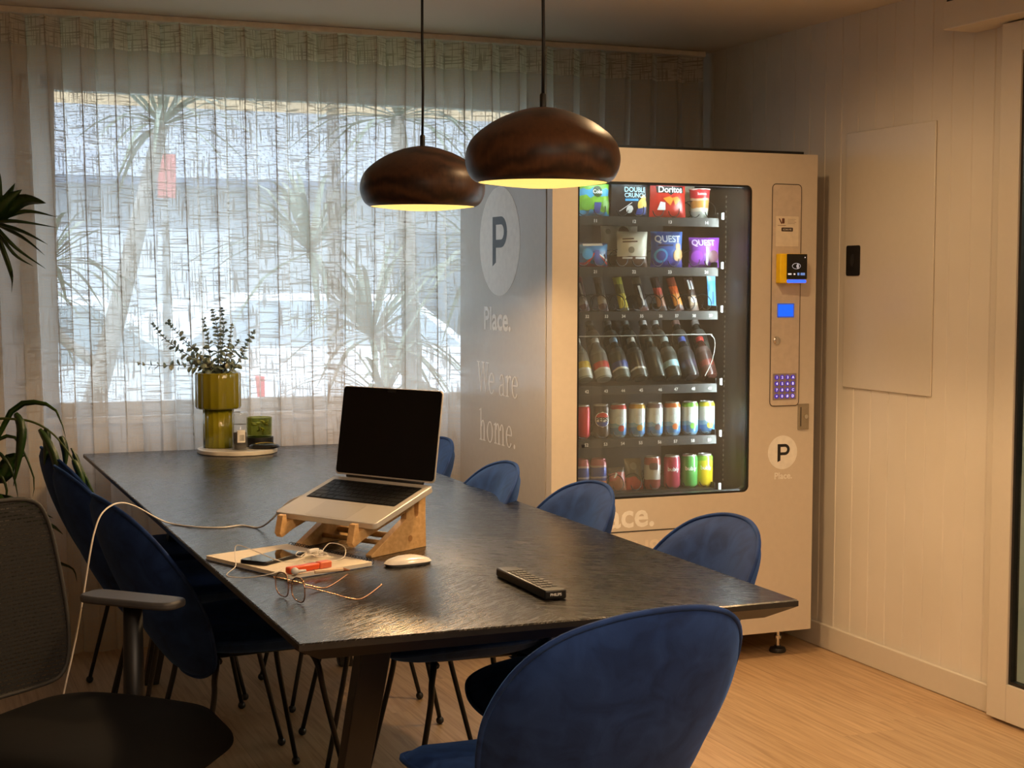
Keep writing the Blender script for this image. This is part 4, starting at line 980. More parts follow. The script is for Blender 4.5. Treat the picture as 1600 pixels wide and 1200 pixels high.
# hand drawn serif letters for the slogan: units of x-height = 1
def serif(mb, text, fn, xh):
    x = 0.0
    out = []
    def q(pts, x0): out.append([(x0+px_, pz_) for px_, pz_ in pts])
    def stem(x0, a, z0, z1, w=.17, s0=True, s1=False):
        q([(a, z0), (a+w, z0), (a+w, z1), (a, z1)], x0)
        if s0: q([(a-.11, z0), (a+w+.11, z0), (a+w+.11, z0+.04), (a+w, z0+.09), (a, z0+.09), (a-.11, z0+.04)], x0)
        if s1: q([(a-.15, z1-.13), (a, z1-.12), (a+w, z1+.03), (a, z1-.02), (a-.15, z1-.07)], x0)
    def arc(x0, cx, cz, rx, rz, a0, a1, tw, tz, n=18):
        A = [math.radians(a0+(a1-a0)*i/n) for i in range(n+1)]
        for i in range(n):
            p = []
            for a, s_ in ((A[i], 1), (A[i+1], 1), (A[i+1], 0), (A[i], 0)):
                p.append((cx+(rx-(0 if s_ else tw))*math.cos(a), cz+(rz-(0 if s_ else tz))*math.sin(a)))
            q(p, x0)
    for ch_ in text:
        if ch_ == ' ': x += .42; continue
        if ch_ == 'W':
            for a, c, w_ in ((.02, .42, .17), (.42, .72, .07), (.66, 1.02, .17), (1.04, 1.36, .07)):
                up_ = c > a and w_ < .1
                if not up_: q([(a, 1.48), (a+w_+.03, 1.48), (c+.10, 0), (c+.02, 0)], x)
                else: q([(a+.0, 0), (a+.08, 0), (c+w_, 1.48), (c, 1.48)], x)
            for a in (.0, .62, 1.22): q([(a-.08, 1.44), (a+.34, 1.44), (a+.34, 1.49), (a-.08, 1.49)], x)
            x += 1.50
        elif ch_ == 'e':
            arc(x, .40, .5, .40, .52, 15, 325, .17, .06); q([(.14, .54), (.74, .54), (.79, .60), (.14, .60)], x); q([(.62, .58), (.79, .58), (.765, .66), (.60, .70)], x); x += .93
        elif ch_ == 'o':
            arc(x, .42, .5, .42, .52, 0, 360, .17, .06, 32); x += .97
        elif ch_ == 'a':
            stem(x, .52, 0, .74, .16, False); arc(x, .38, .70, .30, .32, 0, 165, .16, .06); q([(.06, .68), (.20, .70), (.20, .82), (.10, .82)], x)
            arc(x, .32, .25, .30, .27, 60, 330, .16, .05); q([(.30, .46), (.54, .52), (.54, .58), (.30, .52)], x); q([(.66, 0), (.80, 0), (.80, .05), (.66, .09)], x); x += .90
        elif ch_ == 'r':
            stem(x, .13, 0, 1, .17, True, True); arc(x, .50, .62, .28, .39, 55, 170, .12, .10); q([(.56, .80), (.70, .80), (.70, .97), (.58, .98)], x); x += .76
        elif ch_ == 'h' or ch_ == 'm':
            stem(x, .13, 0, 1.56 if ch_ == 'h' else 1, .17, True, True)
            for k in range(1 if ch_ == 'h' else 2):
                arc(x, .48+.55*k, .62, .27, .39, 0, 170, .17, .07); stem(x, .58+.55*k, 0, .64, .17)
            x += 1.02 if ch_ == 'h' else 1.57
        elif ch_ == '.':
            A = disc((.14, .10), .11, 16); q(A, x); x += .30
    for i, p in enumerate(out):
        mb.add([Vector(fn((px_-x/2)*xh, pz_*xh))-Vector((i*6e-6, 0, 0)) for px_, pz_ in p], [tuple(range(len(p)))])
    return x*xh
KS = .078
m = MB(); serif(m, 'We are', lambda x, z: sd(.0002)(x*.98-.012, .955+z), KS); vb(m, 'lettering', SV)
m = MB(); serif(m, 'home.', lambda x, z: sd(.0002)(x*.98-.018, .772+z), KS); vb(m, 'lettering', SV)
# the machine's own interior strip lights
il = bpy.data.lights.new('interior_strip', 'AREA'); il.shape = 'RECTANGLE'; il.size = 1.0; il.size_y = .03; il.energy = 9; il.color = (.84, .95, 1.0)
ilo = bpy.data.objects.new('interior_strip', il); COL.objects.link(ilo); ilo.location = (2.868, 4.84, 1.17); ilo.rotation_euler = (0, math.radians(90), math.radians(-24))
il2 = bpy.data.lights.new('interior_top_strip', 'AREA'); il2.shape = 'RECTANGLE'; il2.size = .66; il2.size_y = .03; il2.energy = 2.0; il2.color = (.84, .95, 1.0)
ilo2 = bpy.data.objects.new('interior_top_strip', il2); COL.objects.link(ilo2); ilo2.location = (2.5, 4.84, 1.775); ilo2.rotation_euler = (math.radians(20), 0, 0)

# ------------------------------------------------------------------ goods in the machine
def bandmat(name, stops, h, rough=.3, metal=.0, slant=0.0, wob=.25):
    t = NT(name); v = t.coord('Object'); x, y, z = t.sep(v)
    f = t.math('ADD', t.math('DIVIDE', z, h), t.math('MULTIPLY', x, slant))
    if wob: f = t.math('ADD', f, t.math('MULTIPLY', t.math('SUBTRACT', t.noise(v, 28, 2), .5), wob))
    t.set(Base_Color=t.ramp(f, [(p, s2l(c)) for p, c in stops], 'CONSTANT'), Roughness=rough, Metallic=metal); return t.m
def bag(name, label, group, x, y, z, w, h, t, m, lean=0, rz=0, decals=()):
    def dep(a, b_): u, v = a/w+.5, b_/h; return -t*.5*max(0, math.sin(PI*min(1, max(0, u)))*math.sin(PI*min(1, max(0, v))))**.55
    rnd = random.Random(hash(label) % 999 if False else len(label)*7+int(x*1000))
    k = [rnd.uniform(0, 6) for _ in range(4)]
    def front(u, v):
        crumple = .0012*math.sin(u*19+k[0])*math.sin(v*15+k[1])
        wv = 1-.05*math.sin(PI*v); return ((u-.5)*w*wv, dep((u-.5)*w, v*h)+crumple*math.sin(PI*v), v*h)
    mb = MB(); mb.grid(16, 16, front); mb.grid(16, 16, lambda u, v: ((u-.5)*w*(1-.05*math.sin(PI*v)), -dep((u-.5)*w, v*h)+.0003, v*h))
    o = mb.build(name, m, None, smooth=True); o.location = (x, y, z); o.rotation_euler = (lean, 0, rz)
    tag(o, label, 'snack' if 'bag' in name else 'snack bar', group)
    S = lambda a, b_, off=.0016: (a*.97, dep(a, b_)-off, b_)
    for d in decals:
        mb = MB()
        if d[0] == 'text':
            _, s_, cx, cz, wd, mm = d[:6]; put_text(mb, s_, lambda a, b_: S(cx+a, cz+b_, .0028), width=wd, bold=wd*.012); mb.build('lettering', mm, o)
        elif d[0] == 'disc':
            _, cx, cz, r, mm = d[:5]; off = .0018 if len(d) < 6 else d[5]; v = [S(cx, cz, off)]; n = 20
            for q in (.5, 1): v += [S(cx+r*q*math.cos(2*PI*i/n), cz+r*q*math.sin(2*PI*i/n), off) for i in range(n)]
            f = [(0, 1+i, 1+(i+1) % n) for i in range(n)]+[(1+i, 1+n+i, 1+n+(i+1) % n, 1+(i+1) % n) for i in range(n)]
            mb.add(v, f); mb.build('emblem', mm, o)
        elif d[0] == 'quad':
            _, pts, mm = d[:3]; off = .0016 if len(d) < 4 else d[3]; N = 6
            def bil(u, v): 
                (a0, b0), (a1, b1), (a2, b2), (a3, b3) = pts
                return S((a0*(1-u)+a1*u)*(1-v)+(a3*(1-u)+a2*u)*v, (b0*(1-u)+b1*u)*(1-v)+(b3*(1-u)+b2*u)*v, off)
            mb.grid(N, N, bil); mb.build('emblem', mm, o)
    return o
def pm(name, c): return mat(name, c, .35, var=.03)
PW, PK = pm('print_white', (228, 230, 228)), pm('print_black', (22, 22, 24)); PY, PB, PR = pm('print_yellow', (222, 190, 70)), pm('print_blue', (60, 78, 150)), pm('print_red', (196, 48, 36))
PG, PLB, PO_, PBR = pm('print_green', (110, 170, 60)), pm('print_light_blue', (70, 160, 215)), pm('print_orange', (226, 138, 40)), pm('print_brown', (92, 66, 50))
G1, G2, G3, G4, G5, G6 = ('chip packets on the top shelf', 'snack packets on the second shelf', 'snack bars on the third shelf', 'drink bottles on the sloped fourth shelf', 'drink cans on the fifth shelf', 'drinks on the bottom shelf')
Z1, Z2, Z3, Z4, Z5, Z6 = [z+.013 for z in SHZ]
YI = 4.985
bag('snack_bag', 'green and blue chip packet, first packet on the top shelf by the pendant rim', G1, 2.348, YI, Z1, .128, .150, .05, bandmat('green_chip_foil', [(0, (70, 150, 190)), (.13, (128, 190, 60)), (.48, (70, 165, 210)), (.66, (120, 190, 60)), (.9, (180, 210, 90))], .15), 0, .1,
    [('disc', .0, .088, .020, pm('logo_dark_green', (34, 74, 34))), ('text', 'Cobs', 0, .088, .040, PW), ('disc', -.038, .042, .022, PG, .002), ('disc', .042, .040, .020, PG, .002), ('quad', [(-.012, .012), (.016, .012), (.018, .05), (-.012, .05)], PB, .0022)])
bag('snack_bag', 'black chip packet with big pale blue DOUBLE CRUNCH lettering', G1, 2.488, YI, Z1, .155, .168, .05, bandmat('black_chip_foil', [(0, (30, 30, 36)), (.9, (30, 32, 36))], .168), 0, .05,
    [('text', 'DOUBLE', .012, .098, .092, pm('ice_print', (176, 226, 240))), ('text', 'CRUNCH', .012, .078, .092, pm('ice_print2', (186, 230, 242))), ('quad', [(-.03, .057), (.025, .058), (.025, .066), (-.03, .065)], PLB), ('disc', .046, .045, .022, PY), ('quad', [(.02, .01), (.066, .01), (.064, .038), (.024, .030)], PB, .0024), ('quad', [(-.05, .02), (-.046, .02), (.0, .052), (-.004, .052)], PW), ('disc', -.008, .028, .014, PW), ('disc', .05, .069, .012, PY)])
bag('snack_bag', 'red corn chip packet with white brand word and orange chip picture', G1, 2.643, YI, Z1, .150, .168, .05, bandmat('red_chip_foil', [(0, (190, 44, 34)), (.9, (205, 50, 38))], .168), 0, 0,
    [('quad', [(-.054, .090), (.056, .090), (.054, .113), (-.058, .113)], PK), ('text', 'Doritos', 0, .102, .098, PW), ('quad', [(.0, .081), (.012, .090), (.0, .094), (-.012, .090)], PK, .0022), ('quad', [(.0, .044), (.012, .068), (-.004, .077), (-.032, .07)], PO_), ('quad', [(.02, .046), (.042, .064), (.03, .077), (.008, .073)], PO_, .0022), ('quad', [(-.05, .028), (-.018, .028), (-.022, .055), (-.04, .058)], PW), ('quad', [(-.066, .004), (-.012, .006), (-.012, .03), (-.058, .028)], pm('deep_red', (170, 40, 30)), .0014)])
bag('snack_bag', 'cream and green packet with food picture behind the noodle cup', G1, 2.745, 5.065, Z1, .11, .178, .03, bandmat('noodle_bag', [(0, (190, 180, 150)), (.6, (200, 196, 176)), (.8, (170, 160, 80)), (.93, (210, 190, 150))], .178, wob=.9), 0, 0, [('disc', .02, .152, .022, pm('food_olive', (150, 140, 60))), ('disc', -.03, .15, .016, PW)])
# noodle cup
nc = MB().lathe([(.028, 0), (.030, .003), (.0375, .102), (.0395, .104), (.0395, .108), (.037, .108), (.0001, .1075)], 36).build('noodle_cup', bandmat('noodle_cup_print', [(0, (176, 180, 172)), (.22, (216, 206, 186)), (.34, (196, 140, 74)), (.6, (214, 176, 140)), (.68, (200, 52, 58)), (.97, (236, 226, 216))], .108, wob=.12), smooth='auto')
nc.location = (2.778, 4.99, Z1); tag(nc, 'pink and orange instant noodle cup at the right end of the top shelf', 'noodle cup', G1)
def cup_r(z): return .030+.0075*z/.102
def wrap(obj_text, r_of, z0, width, m, parent, fa=-PI/2-.25, name='lettering'):
    mb = MB(); put_text(mb, obj_text, lambda a, b_: ((r_of(z0+b_)+.0006)*math.cos(fa+a/r_of(z0)), (r_of(z0+b_)+.0006)*math.sin(fa+a/r_of(z0)), z0+b_), width=width, bold=width*.012)
    return mb.build(name, m, parent)
wrap('Suimin', cup_r, .090, .034, PW, nc)
# second shelf
bag('snack_bag', 'blue packet with red and white rays, first on the second shelf', G2, 2.345, YI, Z2, .128, .086, .045, bandmat('blue_ray_foil', [(0, (150, 50, 84)), (.12, (40, 96, 150)), (.55, (52, 130, 190)), (.85, (60, 70, 110))], .092, wob=.5), 0, .15,
    [('quad', [(-.05, .074), (.036, .076), (.036, .084), (-.05, .082)], PW), ('quad', [(.0, .05), (.004, .05), (.062, .012), (.056, .008)], PR), ('quad', [(-.0, .05), (.004, .052), (.058, .026), (.056, .02)], PW), ('quad', [(-.012, .05), (-.006, .05), (-.03, .008), (-.046, .008)], PR), ('disc', -.035, .046, .02, PLB), ('quad', [(-.008, .01), (.014, .01), (.014, .06), (-.008, .06)], PB, .0024)])
bag('snack_bag', 'white and brown packet in front of its twin on the second shelf', G2, 2.500, YI, Z2, .122, .128, .045, bandmat('white_brown_bag', [(0, (96, 72, 60)), (.30, (206, 204, 186)), (.95, (190, 190, 172))], .128, wob=.08), 0, -.05,
    [('disc', -.012, .062, .012, pm('grey_print', (128, 124, 108))), ('quad', [(-.044, .098), (.0, .1), (.0, .105), (-.044, .103)], PBR), ('quad', [(-.044, .088), (.014, .09), (.014, .095), (-.044, .093)], PBR), ('quad', [(-.044, .03), (-.006, .03), (-.006, .036), (-.044, .036)], PW), ('quad', [(.006, .03), (.05, .03), (.05, .036), (.006, .036)], PW)])
bag('snack_bag', 'white packet with brown starburst standing behind another on the second shelf', G2, 2.488, 5.065, Z2, .150, .150, .03, bandmat('white_brown_bag2', [(0, (96, 72, 60)), (.3, (196, 194, 176)), (.95, (190, 190, 172))], .152, wob=.08), 0, 0, [('disc', .014, .125, .024, PBR), ('disc', -.05, .13, .01, pm('grey_print2', (140, 136, 118)))])
bag('snack_bag', 'blue protein chip packet with white QUEST lettering', G2, 2.640, YI, Z2, .128, .130, .045, bandmat('blue_foil', [(0, (62, 62, 140)), (.25, (46, 86, 160)), (.9, (66, 116, 180))], .142, wob=.3), 0, -.05,
    [('text', 'QUEST', -.002, .101, .104, pm('pale_quest', (196, 214, 232))), ('quad', [(-.042, .076), (.018, .077), (.018, .084), (-.042, .083)], pm('navy_print', (30, 36, 80))), ('disc', .042, .045, .023, pm('tan_chip', (178, 140, 80))), ('disc', .040, .076, .012, pm('tan_chip2', (170, 130, 80))), ('disc', -.03, .042, .026, PLB), ('disc', -.03, .042, .018, PB, .0026)])
bag('snack_bag', 'purple protein chip packet with white QUEST lettering, right end of second shelf', G2, 2.795, YI, Z2, .122, .110, .045, bandmat('purple_foil', [(0, (116, 56, 150)), (.3, (126, 60, 164)), (.9, (150, 90, 190))], .126, wob=.3), 0, -.1,
    [('text', 'QUEST', -.008, .089, .092, pm('pale_quest2', (214, 200, 232))), ('disc', .032, .04, .024, pm('dark_chip', (90, 58, 66))), ('disc', -.034, .04, .022, pm('violet_disc', (150, 70, 190))), ('quad', [(.002, .008), (.012, .008), (.006, .075), (.0, .075)], PW)])
# third shelf: bars
bars = [(2.318, 'maroon snack bar with pale lettering strip, left end of the third shelf', [(0, (84, 44, 56)), (.18, (120, 112, 108)), (.4, (66, 44, 50)), (.85, (110, 40, 48))], .30),
        (2.393, 'grey brown snack bar, second from the left on the third shelf', [(0, (80, 52, 50)), (.2, (150, 138, 120)), (.42, (70, 68, 62)), (.8, (96, 92, 86))], .15),
        (2.476, 'yellow green snack bar on the third shelf', [(0, (110, 100, 60)), (.08, (196, 186, 70)), (.5, (128, 120, 66)), (.78, (176, 172, 60))], .28),
        (2.556, 'dark snack bar with long pale vertical lettering on the third shelf', [(0, (120, 90, 90)), (.1, (40, 36, 38)), (.8, (88, 84, 66))], .40),
        (2.632, 'dark snack bar with red and tan panel on the third shelf', [(0, (70, 50, 40)), (.12, (150, 96, 62)), (.45, (176, 70, 54)), (.68, (58, 44, 42))], .38),
        (2.702, 'bright orange and brown snack bar on the third shelf', [(0, (84, 48, 34)), (.16, (206, 128, 44)), (.5, (190, 84, 30)), (.72, (110, 44, 28))], .48),
        (2.764, 'brown snack bar with white side print and nut picture on the third shelf', [(0, (120, 100, 84)), (.15, (170, 150, 124)), (.42, (60, 42, 34)), (.9, (50, 36, 32))], .18),
        (2.836, 'light blue snack bar with torn top, right end of the third shelf', [(0, (150, 196, 226)), (.12, (96, 176, 232)), (.55, (80, 160, 226)), (.84, (120, 180, 220))], -.03)]
for i, (x, lb, st, ln) in enumerate(bars):
    dc = []
    if i == 3: dc = [('quad', [(-.005, .02), (.004, .02), (.004, .095), (-.005, .095)], PW)]
    if i == 6: dc = [('quad', [(-.010, .08), (-.003, .08), (-.003, .118), (-.010, .118)], PW), ('quad', [(.002, .08), (.009, .08), (.009, .115), (.002, .115)], PW), ('disc', .0, .04, .012, PW)]
    if i == 7: dc = [('quad', [(-.004, .02), (.005, .02), (.005, .07), (-.004, .07)], pm('deep_blue_print', (30, 90, 170)))]
    if i == 0: dc = [('quad', [(-.004, .05), (.004, .05), (.004, .105), (-.004, .105)], pm('dim_pale', (170, 160, 156)))]
    o = bag('snack_bar', lb, G3, x, 4.99, Z3, .036, .130, .018, bandmat('bar_wrapper', st, .130, wob=.15), 0, 0, dc)
    o.rotation_euler = (-math.radians(20 if i < 7 else 6), -math.radians(ln*20), 0)
# fourth shelf: reclining bottles
bots = [('yellow labelled', (222, 190, 40), (200, 200, 190), (236, 236, 232), .12), ('red labelled', (206, 56, 52), (196, 196, 190), (236, 236, 232), .12), ('blue labelled', (64, 84, 160), (104, 108, 100), (150, 180, 210), .12), ('dark brown', (70, 52, 46), (92, 88, 82), (210, 206, 196), .12),
        ('dark green', (56, 58, 50), (64, 64, 54), (90, 92, 84), 0), ('pale blue labelled', (150, 190, 205), (70, 72, 62), (190, 200, 200), 0), ('dark violet', (66, 58, 78), (64, 58, 60), (84, 110, 190), 0), ('dark red', (112, 52, 44), (96, 56, 46), (190, 60, 54), 0)]
BX = [2.319, 2.393, 2.468, 2.540, 2.613, 2.678, 2.751, 2.827]
ordn = ['left end', 'second from left', 'third from left', 'fourth from left', 'fifth from left', 'sixth from left', 'seventh from left', 'right end']
bp = [(.0001, 0), (.025, .001), (.029, .006), (.0295, .05), (.0295, .096), (.026, .112), (.017, .134), (.0122, .148), (.0122, .156)]
def bottle(x, y, z, col, bot, capc, label, pale, group=G4):
    r = thing('drink_bottle', label, 'bottle', (x, y, z), 0, group); r.rotation_euler = (math.radians(-31), 0, 0)
    MB().lathe(bp, 28).build('bottle_body', mat('bottle_drink', tuple(int(c*.8) for c in bot), .15, coat=.4), r, smooth='auto')
    dim = tuple(int(c*.45+26) for c in bot)
    MB().lathe([(.0255, .0015), (.0294, .007), (.0299, .05), (.0299, .096), (.0264, .112), (.0225, .122)], 28, cap=False).build('label_sleeve', bandmat('bottle_label', [(0, bot if pale else tuple(int(c*.7) for c in bot)), (.25, (226, 226, 222) if pale else dim), (.31, col), (.52, dim), (.8, tuple(min(255, c+30) for c in dim))], .122, wob=.08), r, smooth=True)
    MB().lathe([(.0142, .150), (.0145, .151), (.0145, .167), (.0125, .169), (.0001, .169)], 24, rib=lambda a: 1-.02*abs(math.sin(12*a))).build('bottle_cap', mat('bottle_cap', capc, .4), r, smooth='auto')
for i, (nm, col, bot, capc, sw) in enumerate(bots):
    bottle(BX[i], 4.985, Z4+.018, col, bot, capc, f'{nm} bottle lying back at the {ordn[i]} of the fourth shelf' if i in (0, 7) else f'{nm} bottle lying back, {ordn[i]} on the fourth shelf', sw)
back = [(2.40, (120, 122, 116)), (2.475, (120, 122, 116)), (2.548, (130, 134, 126)), (2.622, (206, 208, 202)), (2.672, (206, 208, 202)), (2.762, (150, 120, 112)), (2.845, (140, 134, 128))]
wh = ['farthest left of the row behind the fourth shelf bottles', 'second of the row behind the fourth shelf bottles', 'third of the row behind the fourth shelf bottles', 'left one of the two white capped bottles in the row behind', 'right one of the two white capped bottles in the row behind', 'sixth of the row behind, with a reddish cap', 'last on the right of the row behind the fourth shelf bottles']
for i, (x, c) in enumerate(back):
    bottle(x+.012, 5.075, Z4+.078, (90, 92, 84), (70, 72, 64), c, 'bottle '+wh[i], 0, 'second row of bottles on the sloped fourth shelf')
# fifth and sixth shelf: cans
cpr = [(.0001, .003), (.020, .0035), (.023, 0), (.0285, .008), (.0305, .014), (.0305, .108), (.0285, .114), (.0255, .1185), (.0255, .1215), (.0235, .1215), (.0225, .119), (.0001, .119)]
def can(x, z, label, stops, group, slant=0, wob=.06, y=4.985):
    o = MB().lathe(cpr, 32).build('drink_can', bandmat('can_print', stops, .122, .25, .25, slant, wob), smooth='auto'); o.location = (x, y, z)
    tag(o, label, 'can', group)
    MB().lathe([(.0001, .1195), (.022, .1196)], 20, cap=False).build('can_lid', CHROME, o); return o
CR = lambda z: .0305
WB = lambda top: [(0, (150, 190, 214)), (.08, (92, 150, 206)), (.28, (150, 196, 220)), (.42, (214, 222, 220)), (.84, top), (.97, (190, 190, 184))]
CX = [2.305, 2.381, 2.450, 2.525, 2.598, 2.670, 2.744, 2.814]
c = can(CX[0], Z5, 'plain red can at the left end of the fifth shelf', [(0, (150, 30, 40)), (.06, (206, 44, 56)), (.95, (190, 180, 176))], G5)
c = can(CX[1], Z5, 'black cola can with round red white and blue emblem on the fifth shelf', [(0, (60, 52, 50)), (.06, (84, 68, 60)), (.95, (190, 186, 180))], G5)
def cdisc(parent, cz, r, m, z0=-1, z1=1, off=.0009, name='emblem', fa=-PI/2-.25):
    pts = []; n = 28
    rows = 10; v = []; f = []
    for j in range(rows+1):
        zz = max(-1, z0)+(min(1, z1)-max(-1, z0))*j/rows; hw = math.sqrt(max(0, 1-zz*zz))*r
        for i in range(9):
            a = fa+(-hw+2*hw*i/8)/.0305; v.append(((.0305+off)*math.cos(a), (.0305+off)*math.sin(a), cz+zz*r))
    f = [(j*9+i, j*9+i+1, (j+1)*9+i+1, (j+1)*9+i) for j in range(rows) for i in range(8)]
    return MB().add(v, f).build(name, m, parent)
cdisc(c, .068, .0285, PW, off=.0005); cdisc(c, .068, .0255, PR, .30, 1); cdisc(c, .068, .0255, PB, -1, -.34)
wrap('PEPSI', lambda z: .0315, .068, .050, PK, c)
for i, (nm, col) in enumerate((('red', (200, 60, 56)), ('golden', (206, 160, 60)), ('grey', (128, 108, 112)), ('orange', (216, 120, 60)), ('green', (120, 190, 80)), ('yellow', (220, 206, 70)))):
    c = can(CX[i+2], Z5, f'white and blue can with {nm} top band on the fifth shelf', WB(col), G5, slant=-3.0 if False else 0, wob=.10)
    cdisc(c, .062, .016, pm('can_pale_print', (196, 206, 206)), -1, 1)
    cdisc(c, .034, .012, pm(f'can_fruit_{nm}', tuple(int(q*.9) for q in col)), -.9, .9, .0012, fa=-PI/2-.05)
DR = [(0, (150, 60, 50)), (.2, (190, 110, 60)), (.34, (56, 70, 140)), (.42, (150, 150, 170)), (.48, (60, 80, 156)), (.74, (186, 160, 160)), (.8, (176, 90, 100))]
can(2.303, Z6, 'blue and red can at the left end of the bottom shelf', DR, G6, wob=.1); can(2.372, Z6, 'blue and red can standing second on the bottom shelf', DR, G6, wob=.1)
bag('snack_bag', 'red and dark pouch slumped after the blue cans on the bottom shelf', G6, 2.452, 4.985, Z6, .066, .085, .03, bandmat('red_pouch', [(0, (150, 90, 60)), (.4, (180, 84, 76)), (.8, (84, 72, 62))], .085, wob=.6), -.2, 0, [('quad', [(-.02, .046), (-.014, .046), (-.004, .062), (-.010, .066)], PW)])
bag('snack_bag', 'olive and red pouch leaning in the middle of the bottom shelf', G6, 2.522, 4.99, Z6, .070, .115, .03, bandmat('olive_pouch', [(0, (180, 76, 62)), (.33, (96, 88, 66)), (.7, (112, 100, 72))], .115, slant=3.0, wob=.3), -.2, 0, [('disc', -.005, .085, .014, pm('pouch_grey', (140, 132, 112)))])
c = can(2.590, Z6, 'red and white can with dark oval emblem on the bottom shelf', [(0, (150, 72, 66)), (.30, (196, 190, 178)), (.74, (172, 86, 78)), (.96, (180, 176, 170))], G6)
cdisc(c, .086, .018, pm('oval_dark', (80, 60, 54)), -.7, .7)
for x, nm, st in ((2.671, 'raspberry red', [(0, (140, 50, 66)), (.05, (178, 64, 84)), (.95, (190, 186, 180))]), (2.744, 'green', [(0, (70, 130, 60)), (.05, (96, 176, 92)), (.95, (190, 186, 180))]), (2.808, 'yellow', [(0, (200, 170, 30)), (.05, (228, 200, 44)), (.62, (214, 206, 60)), (.8, (140, 190, 70)), (.95, (190, 186, 180))])):
    c = can(x, Z6, f'{nm} sparkling water can with small white lettering on the bottom shelf', st, G6)
    wrap('bubly', lambda z: .0306, .070, .044, PW, c)

# ------------------------------------------------------------------ outside, seen through the sheer curtain
def m_ground():
    t = NT('driveway'); v = t.coord('Object'); f = t.noise(v, .9, 4)
    t.set(Base_Color=t.ramp(f, [(.35, s2l((150, 152, 148))), (.6, s2l((196, 198, 196)))]), Roughness=.8); return t.m
struct(MB().box(-20, 30, 6.1, 40, -.35, -.15).build('ground', m_ground()))
gr = MB().prism([(-3 + 1.6*q + (.3*math.sin(q*2.3)), (6.3 if s_ == 0 else 8.6+.3*math.sin(q*1.7))) for s_, rng in ((0, range(0, 7)), (1, range(6, -1, -1))) for q in rng], lambda x, y: (x, y, -.149), lambda x, y: (x, y, -.08)).build('garden_bed', mat('garden_grass', (104, 134, 84), .8, var=.3, scale=8)); struct(gr)
hs = thing('neighbour_house', 'pale house with grey tiled roof beyond the window', 'house', (4, 17.5, -.15))
def hb(mb, name, m, parent=None):
    mb.v = [(p[0]-4, p[1]-17.5, p[2]+.15) for p in mb.v]; return mb.build(name, m, parent or hs)
hb(MB().box(-8, 14, 16.2, 20, -.15, 2.42), 'house_wall', mat('house_render', (168, 174, 176), .7))
def m_tiles():
    t = NT('roof_tiles'); v = t.coord('Object'); br = t.new('ShaderNodeTexBrick'); br.inputs['Scale'].default_value = 3.2; br.inputs['Mortar Size'].default_value = .03
    br.inputs['Color1'].default_value = s2l((176, 190, 204))+(1,); br.inputs['Color2'].default_value = s2l((148, 164, 182))+(1,); br.inputs['Mortar'].default_value = s2l((96, 108, 124))+(1,)
    t.l.new(v, br.inputs['Vector']); t.set(Base_Color=br.outputs[0], Roughness=.4); return t.m
b = MB(); b.add([(-8.6, 15.7, 2.32), (14.6, 15.7, 2.32), (14.6, 19.4, 3.42), (-8.6, 19.4, 3.42), (-8.6, 15.7, 2.40), (14.6, 15.7, 2.40), (14.6, 19.4, 3.50), (-8.6, 19.4, 3.50)], [(0, 1, 2, 3), (4, 5, 6, 7), (0, 1, 5, 4), (1, 2, 6, 5), (2, 3, 7, 6), (3, 0, 4, 7)])
hb(b, 'roof', m_tiles())
hb(MB().box(-8, 14, 19.4, 21, 2.4, 6.5), 'upper_wall', mat('tan_brick', (196, 170, 132), .8, var=.2, scale=6))
hb(MB().box(.6, 3.4, 16.15, 16.2, -.15, 1.9), 'garage_door', mat('garage_door', (196, 204, 210), .5))
hb(MB().box(5.2, 7.2, 16.15, 16.2, .6, 1.9), 'house_window', mat('dark_window', (96, 108, 116), .2))
def car(name, label, x, y, rz, col, tail):
    c = thing(name, label, 'car', (x, y, -.15), rz)
    body = [(-2.1, .35), (-2.15, .62), (-2.05, .86), (-1.1, .95), (-.5, 1.40), (1.05, 1.42), (1.75, 1.0), (2.1, .92), (2.15, .45), (2.0, .3), (-1.95, .28)]
    MB().prism(body, lambda a, z: (a, -.85, z), lambda a, z: (a, .85, z)).build('car_body', mat('car_paint', col, .2, coat=.6), c, bevel=.06)
    MB().prism([(-.95, .97), (-.45, 1.34), (.95, 1.36), (1.5, 1.0)], lambda a, z: (a, -.862, z), lambda a, z: (a, .862, z)).build('car_windows', mat('car_glass', (160, 174, 182), .15), c)
    for a in (-1.35, 1.35):
        for s_ in (-.78, .78):
            MB().lathe([(.0001, -.1), (.2, -.1), (.31, -.08), (.31, .08), (.2, .1), (.0001, .1)], 24, Matrix.Translation((a, s_, .31)) @ Matrix.Rotation(PI/2, 4, 'X')).build('wheel', BLACKP, c, smooth='auto')
    for s_ in (-.6, .6): MB().box(2.10, 2.17, s_-.2, s_+.2, .72, .86).build('tail_light', tail, c)
    for s_ in (-.6, .6): MB().box(-2.16, -2.08, s_-.2, s_+.2, .6, .74).build('head_lamp', mat('head_lamp', (220, 224, 226), .2), c)
RED = mat('red_lens', (214, 50, 56), .3); AMB = mat('amber_lens', (226, 176, 90), .3)
car('parked_car', 'white car parked outside, left behind the palm trunk', .15, 10.9, .15, (226, 234, 240), RED)
car('parked_car', 'white car parked outside the window, behind the vase', 3.6, 13.3, PI+.1, (232, 238, 242), AMB)
car('parked_car', 'pale silver car parked outside, right behind the laptop lid', 7.4, 11.2, .15, (210, 220, 228), RED)
sg_ = thing('street_sign', 'narrow red sign on a post outside the window', 'sign', (1.63, 9.7, -.15))
MB().tube([(0, 0, 0), (0, 0, 2.35)], .025, 8).build('post', mat('galvanised_post', (150, 154, 156), .4, .4), sg_)
MB().box(-.05, .06, -.04, -.03, 2.03, 2.30).build('sign_panel', mat('red_sign', (204, 120, 114), .5), sg_)
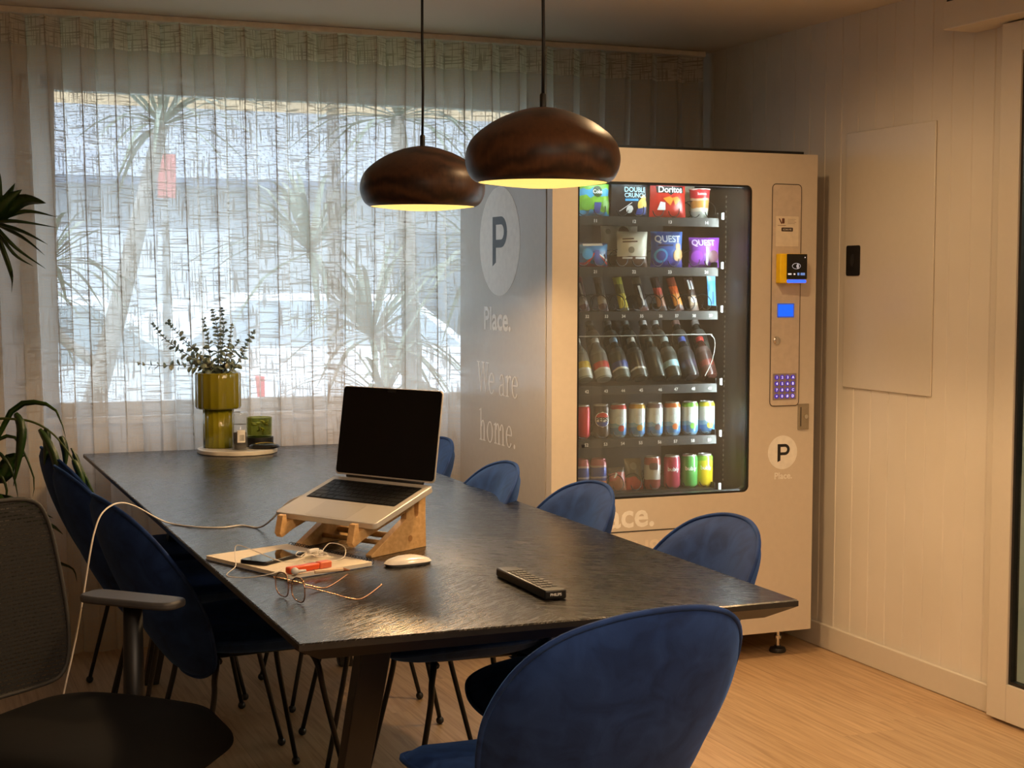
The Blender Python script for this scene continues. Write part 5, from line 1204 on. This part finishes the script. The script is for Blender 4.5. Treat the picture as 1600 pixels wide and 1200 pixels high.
TRK = mat('grey_bark', (150, 146, 140), .8, var=.25, scale=14); SPK = m_leaf('spiky_leaf', (92, 106, 90), (122, 134, 114), (156, 162, 142))
def yucca(label, base, top, bend, nb, ln, seed, heads=1):
    t = thing('yucca_tree', label, 'tree', tuple(base)); rnd = random.Random(seed); B = Vector(base)
    T = Vector(top)-B; mid = T*.5+Vector(bend); P = catmull([(0, 0, 0), mid, T], 8)
    MB().tube(P, [.075-.035*i/(len(P)-1) for i in range(len(P))], 10).build('trunk', TRK, t, smooth=True)
    ends = [T]
    for k in range(heads-1):
        q = P[int(len(P)*(.45+.15*k))]; e = q+Vector((rnd.uniform(.35, .7)*(1 if k % 2 else -1), rnd.uniform(-.2, .2), rnd.uniform(.3, .7)))
        MB().tube(catmull([q, (q+e)/2+Vector((0, 0, -.06)), e], 5), .03, 8).build('branch', TRK, t, smooth=True); ends.append(e)
    m = MB()
    for e in ends:
        for k in range(nb):
            a = rnd.uniform(0, 2*PI); el = rnd.uniform(-.5, 1.2); l = ln*rnd.uniform(.7, 1.15)
            d = Vector((math.cos(a)*math.cos(el), math.sin(a)*math.cos(el), math.sin(el)))
            blade(m, [e, e+d*l*.55+Vector((0, 0, .03)), e+d*l+Vector((0, 0, -.22*l))], .035, n=6)
    m.build('leaf_blades', SPK, t)
yucca('spiky leaved tree with leaning trunk outside, left behind the curtain', (.80, 8.6, -.15), (1.48, 8.9, 2.25), (.02, 0, 0), 34, .62, 3, 2)
yucca('short spiky tree outside at the far left window edge', (.62, 7.6, -.15), (.72, 7.7, 1.45), (-.05, 0, 0), 30, .5, 8, 2)
yucca('tall spiky leaved tree outside behind the small pendant lamp', (2.75, 8.3, -.15), (2.72, 8.4, 2.3), (.05, 0, 0), 44, .75, 5, 2)
yucca('leafy spiky tree outside beside the vending machine edge', (3.05, 8.0, -.15), (3.12, 8.0, 1.5), (.03, 0, 0), 44, .75, 6, 2)
yucca('low spiky plant outside behind the laptop lid', (2.35, 7.7, -.15), (2.42, 7.7, .75), (.03, 0, 0), 26, .55, 11, 1)
rk = MB().sphere((0, 0, 0), (.62, .45, .38), 14, 9); rnd = random.Random(2)
rk.v = [(p[0]*(1+rnd.uniform(-.07, .07)), p[1]*(1+rnd.uniform(-.07, .07)), p[2]*(1+rnd.uniform(-.07, .07))) for p in rk.v]
o = rk.build('garden_rock', mat('grey_rock', (150, 146, 138), .8, var=.2, scale=6), smooth=True); o.location = (1.62, 7.2, .12); tag(o, 'large grey garden rock outside, low behind the curtain right of the vase', 'rock')
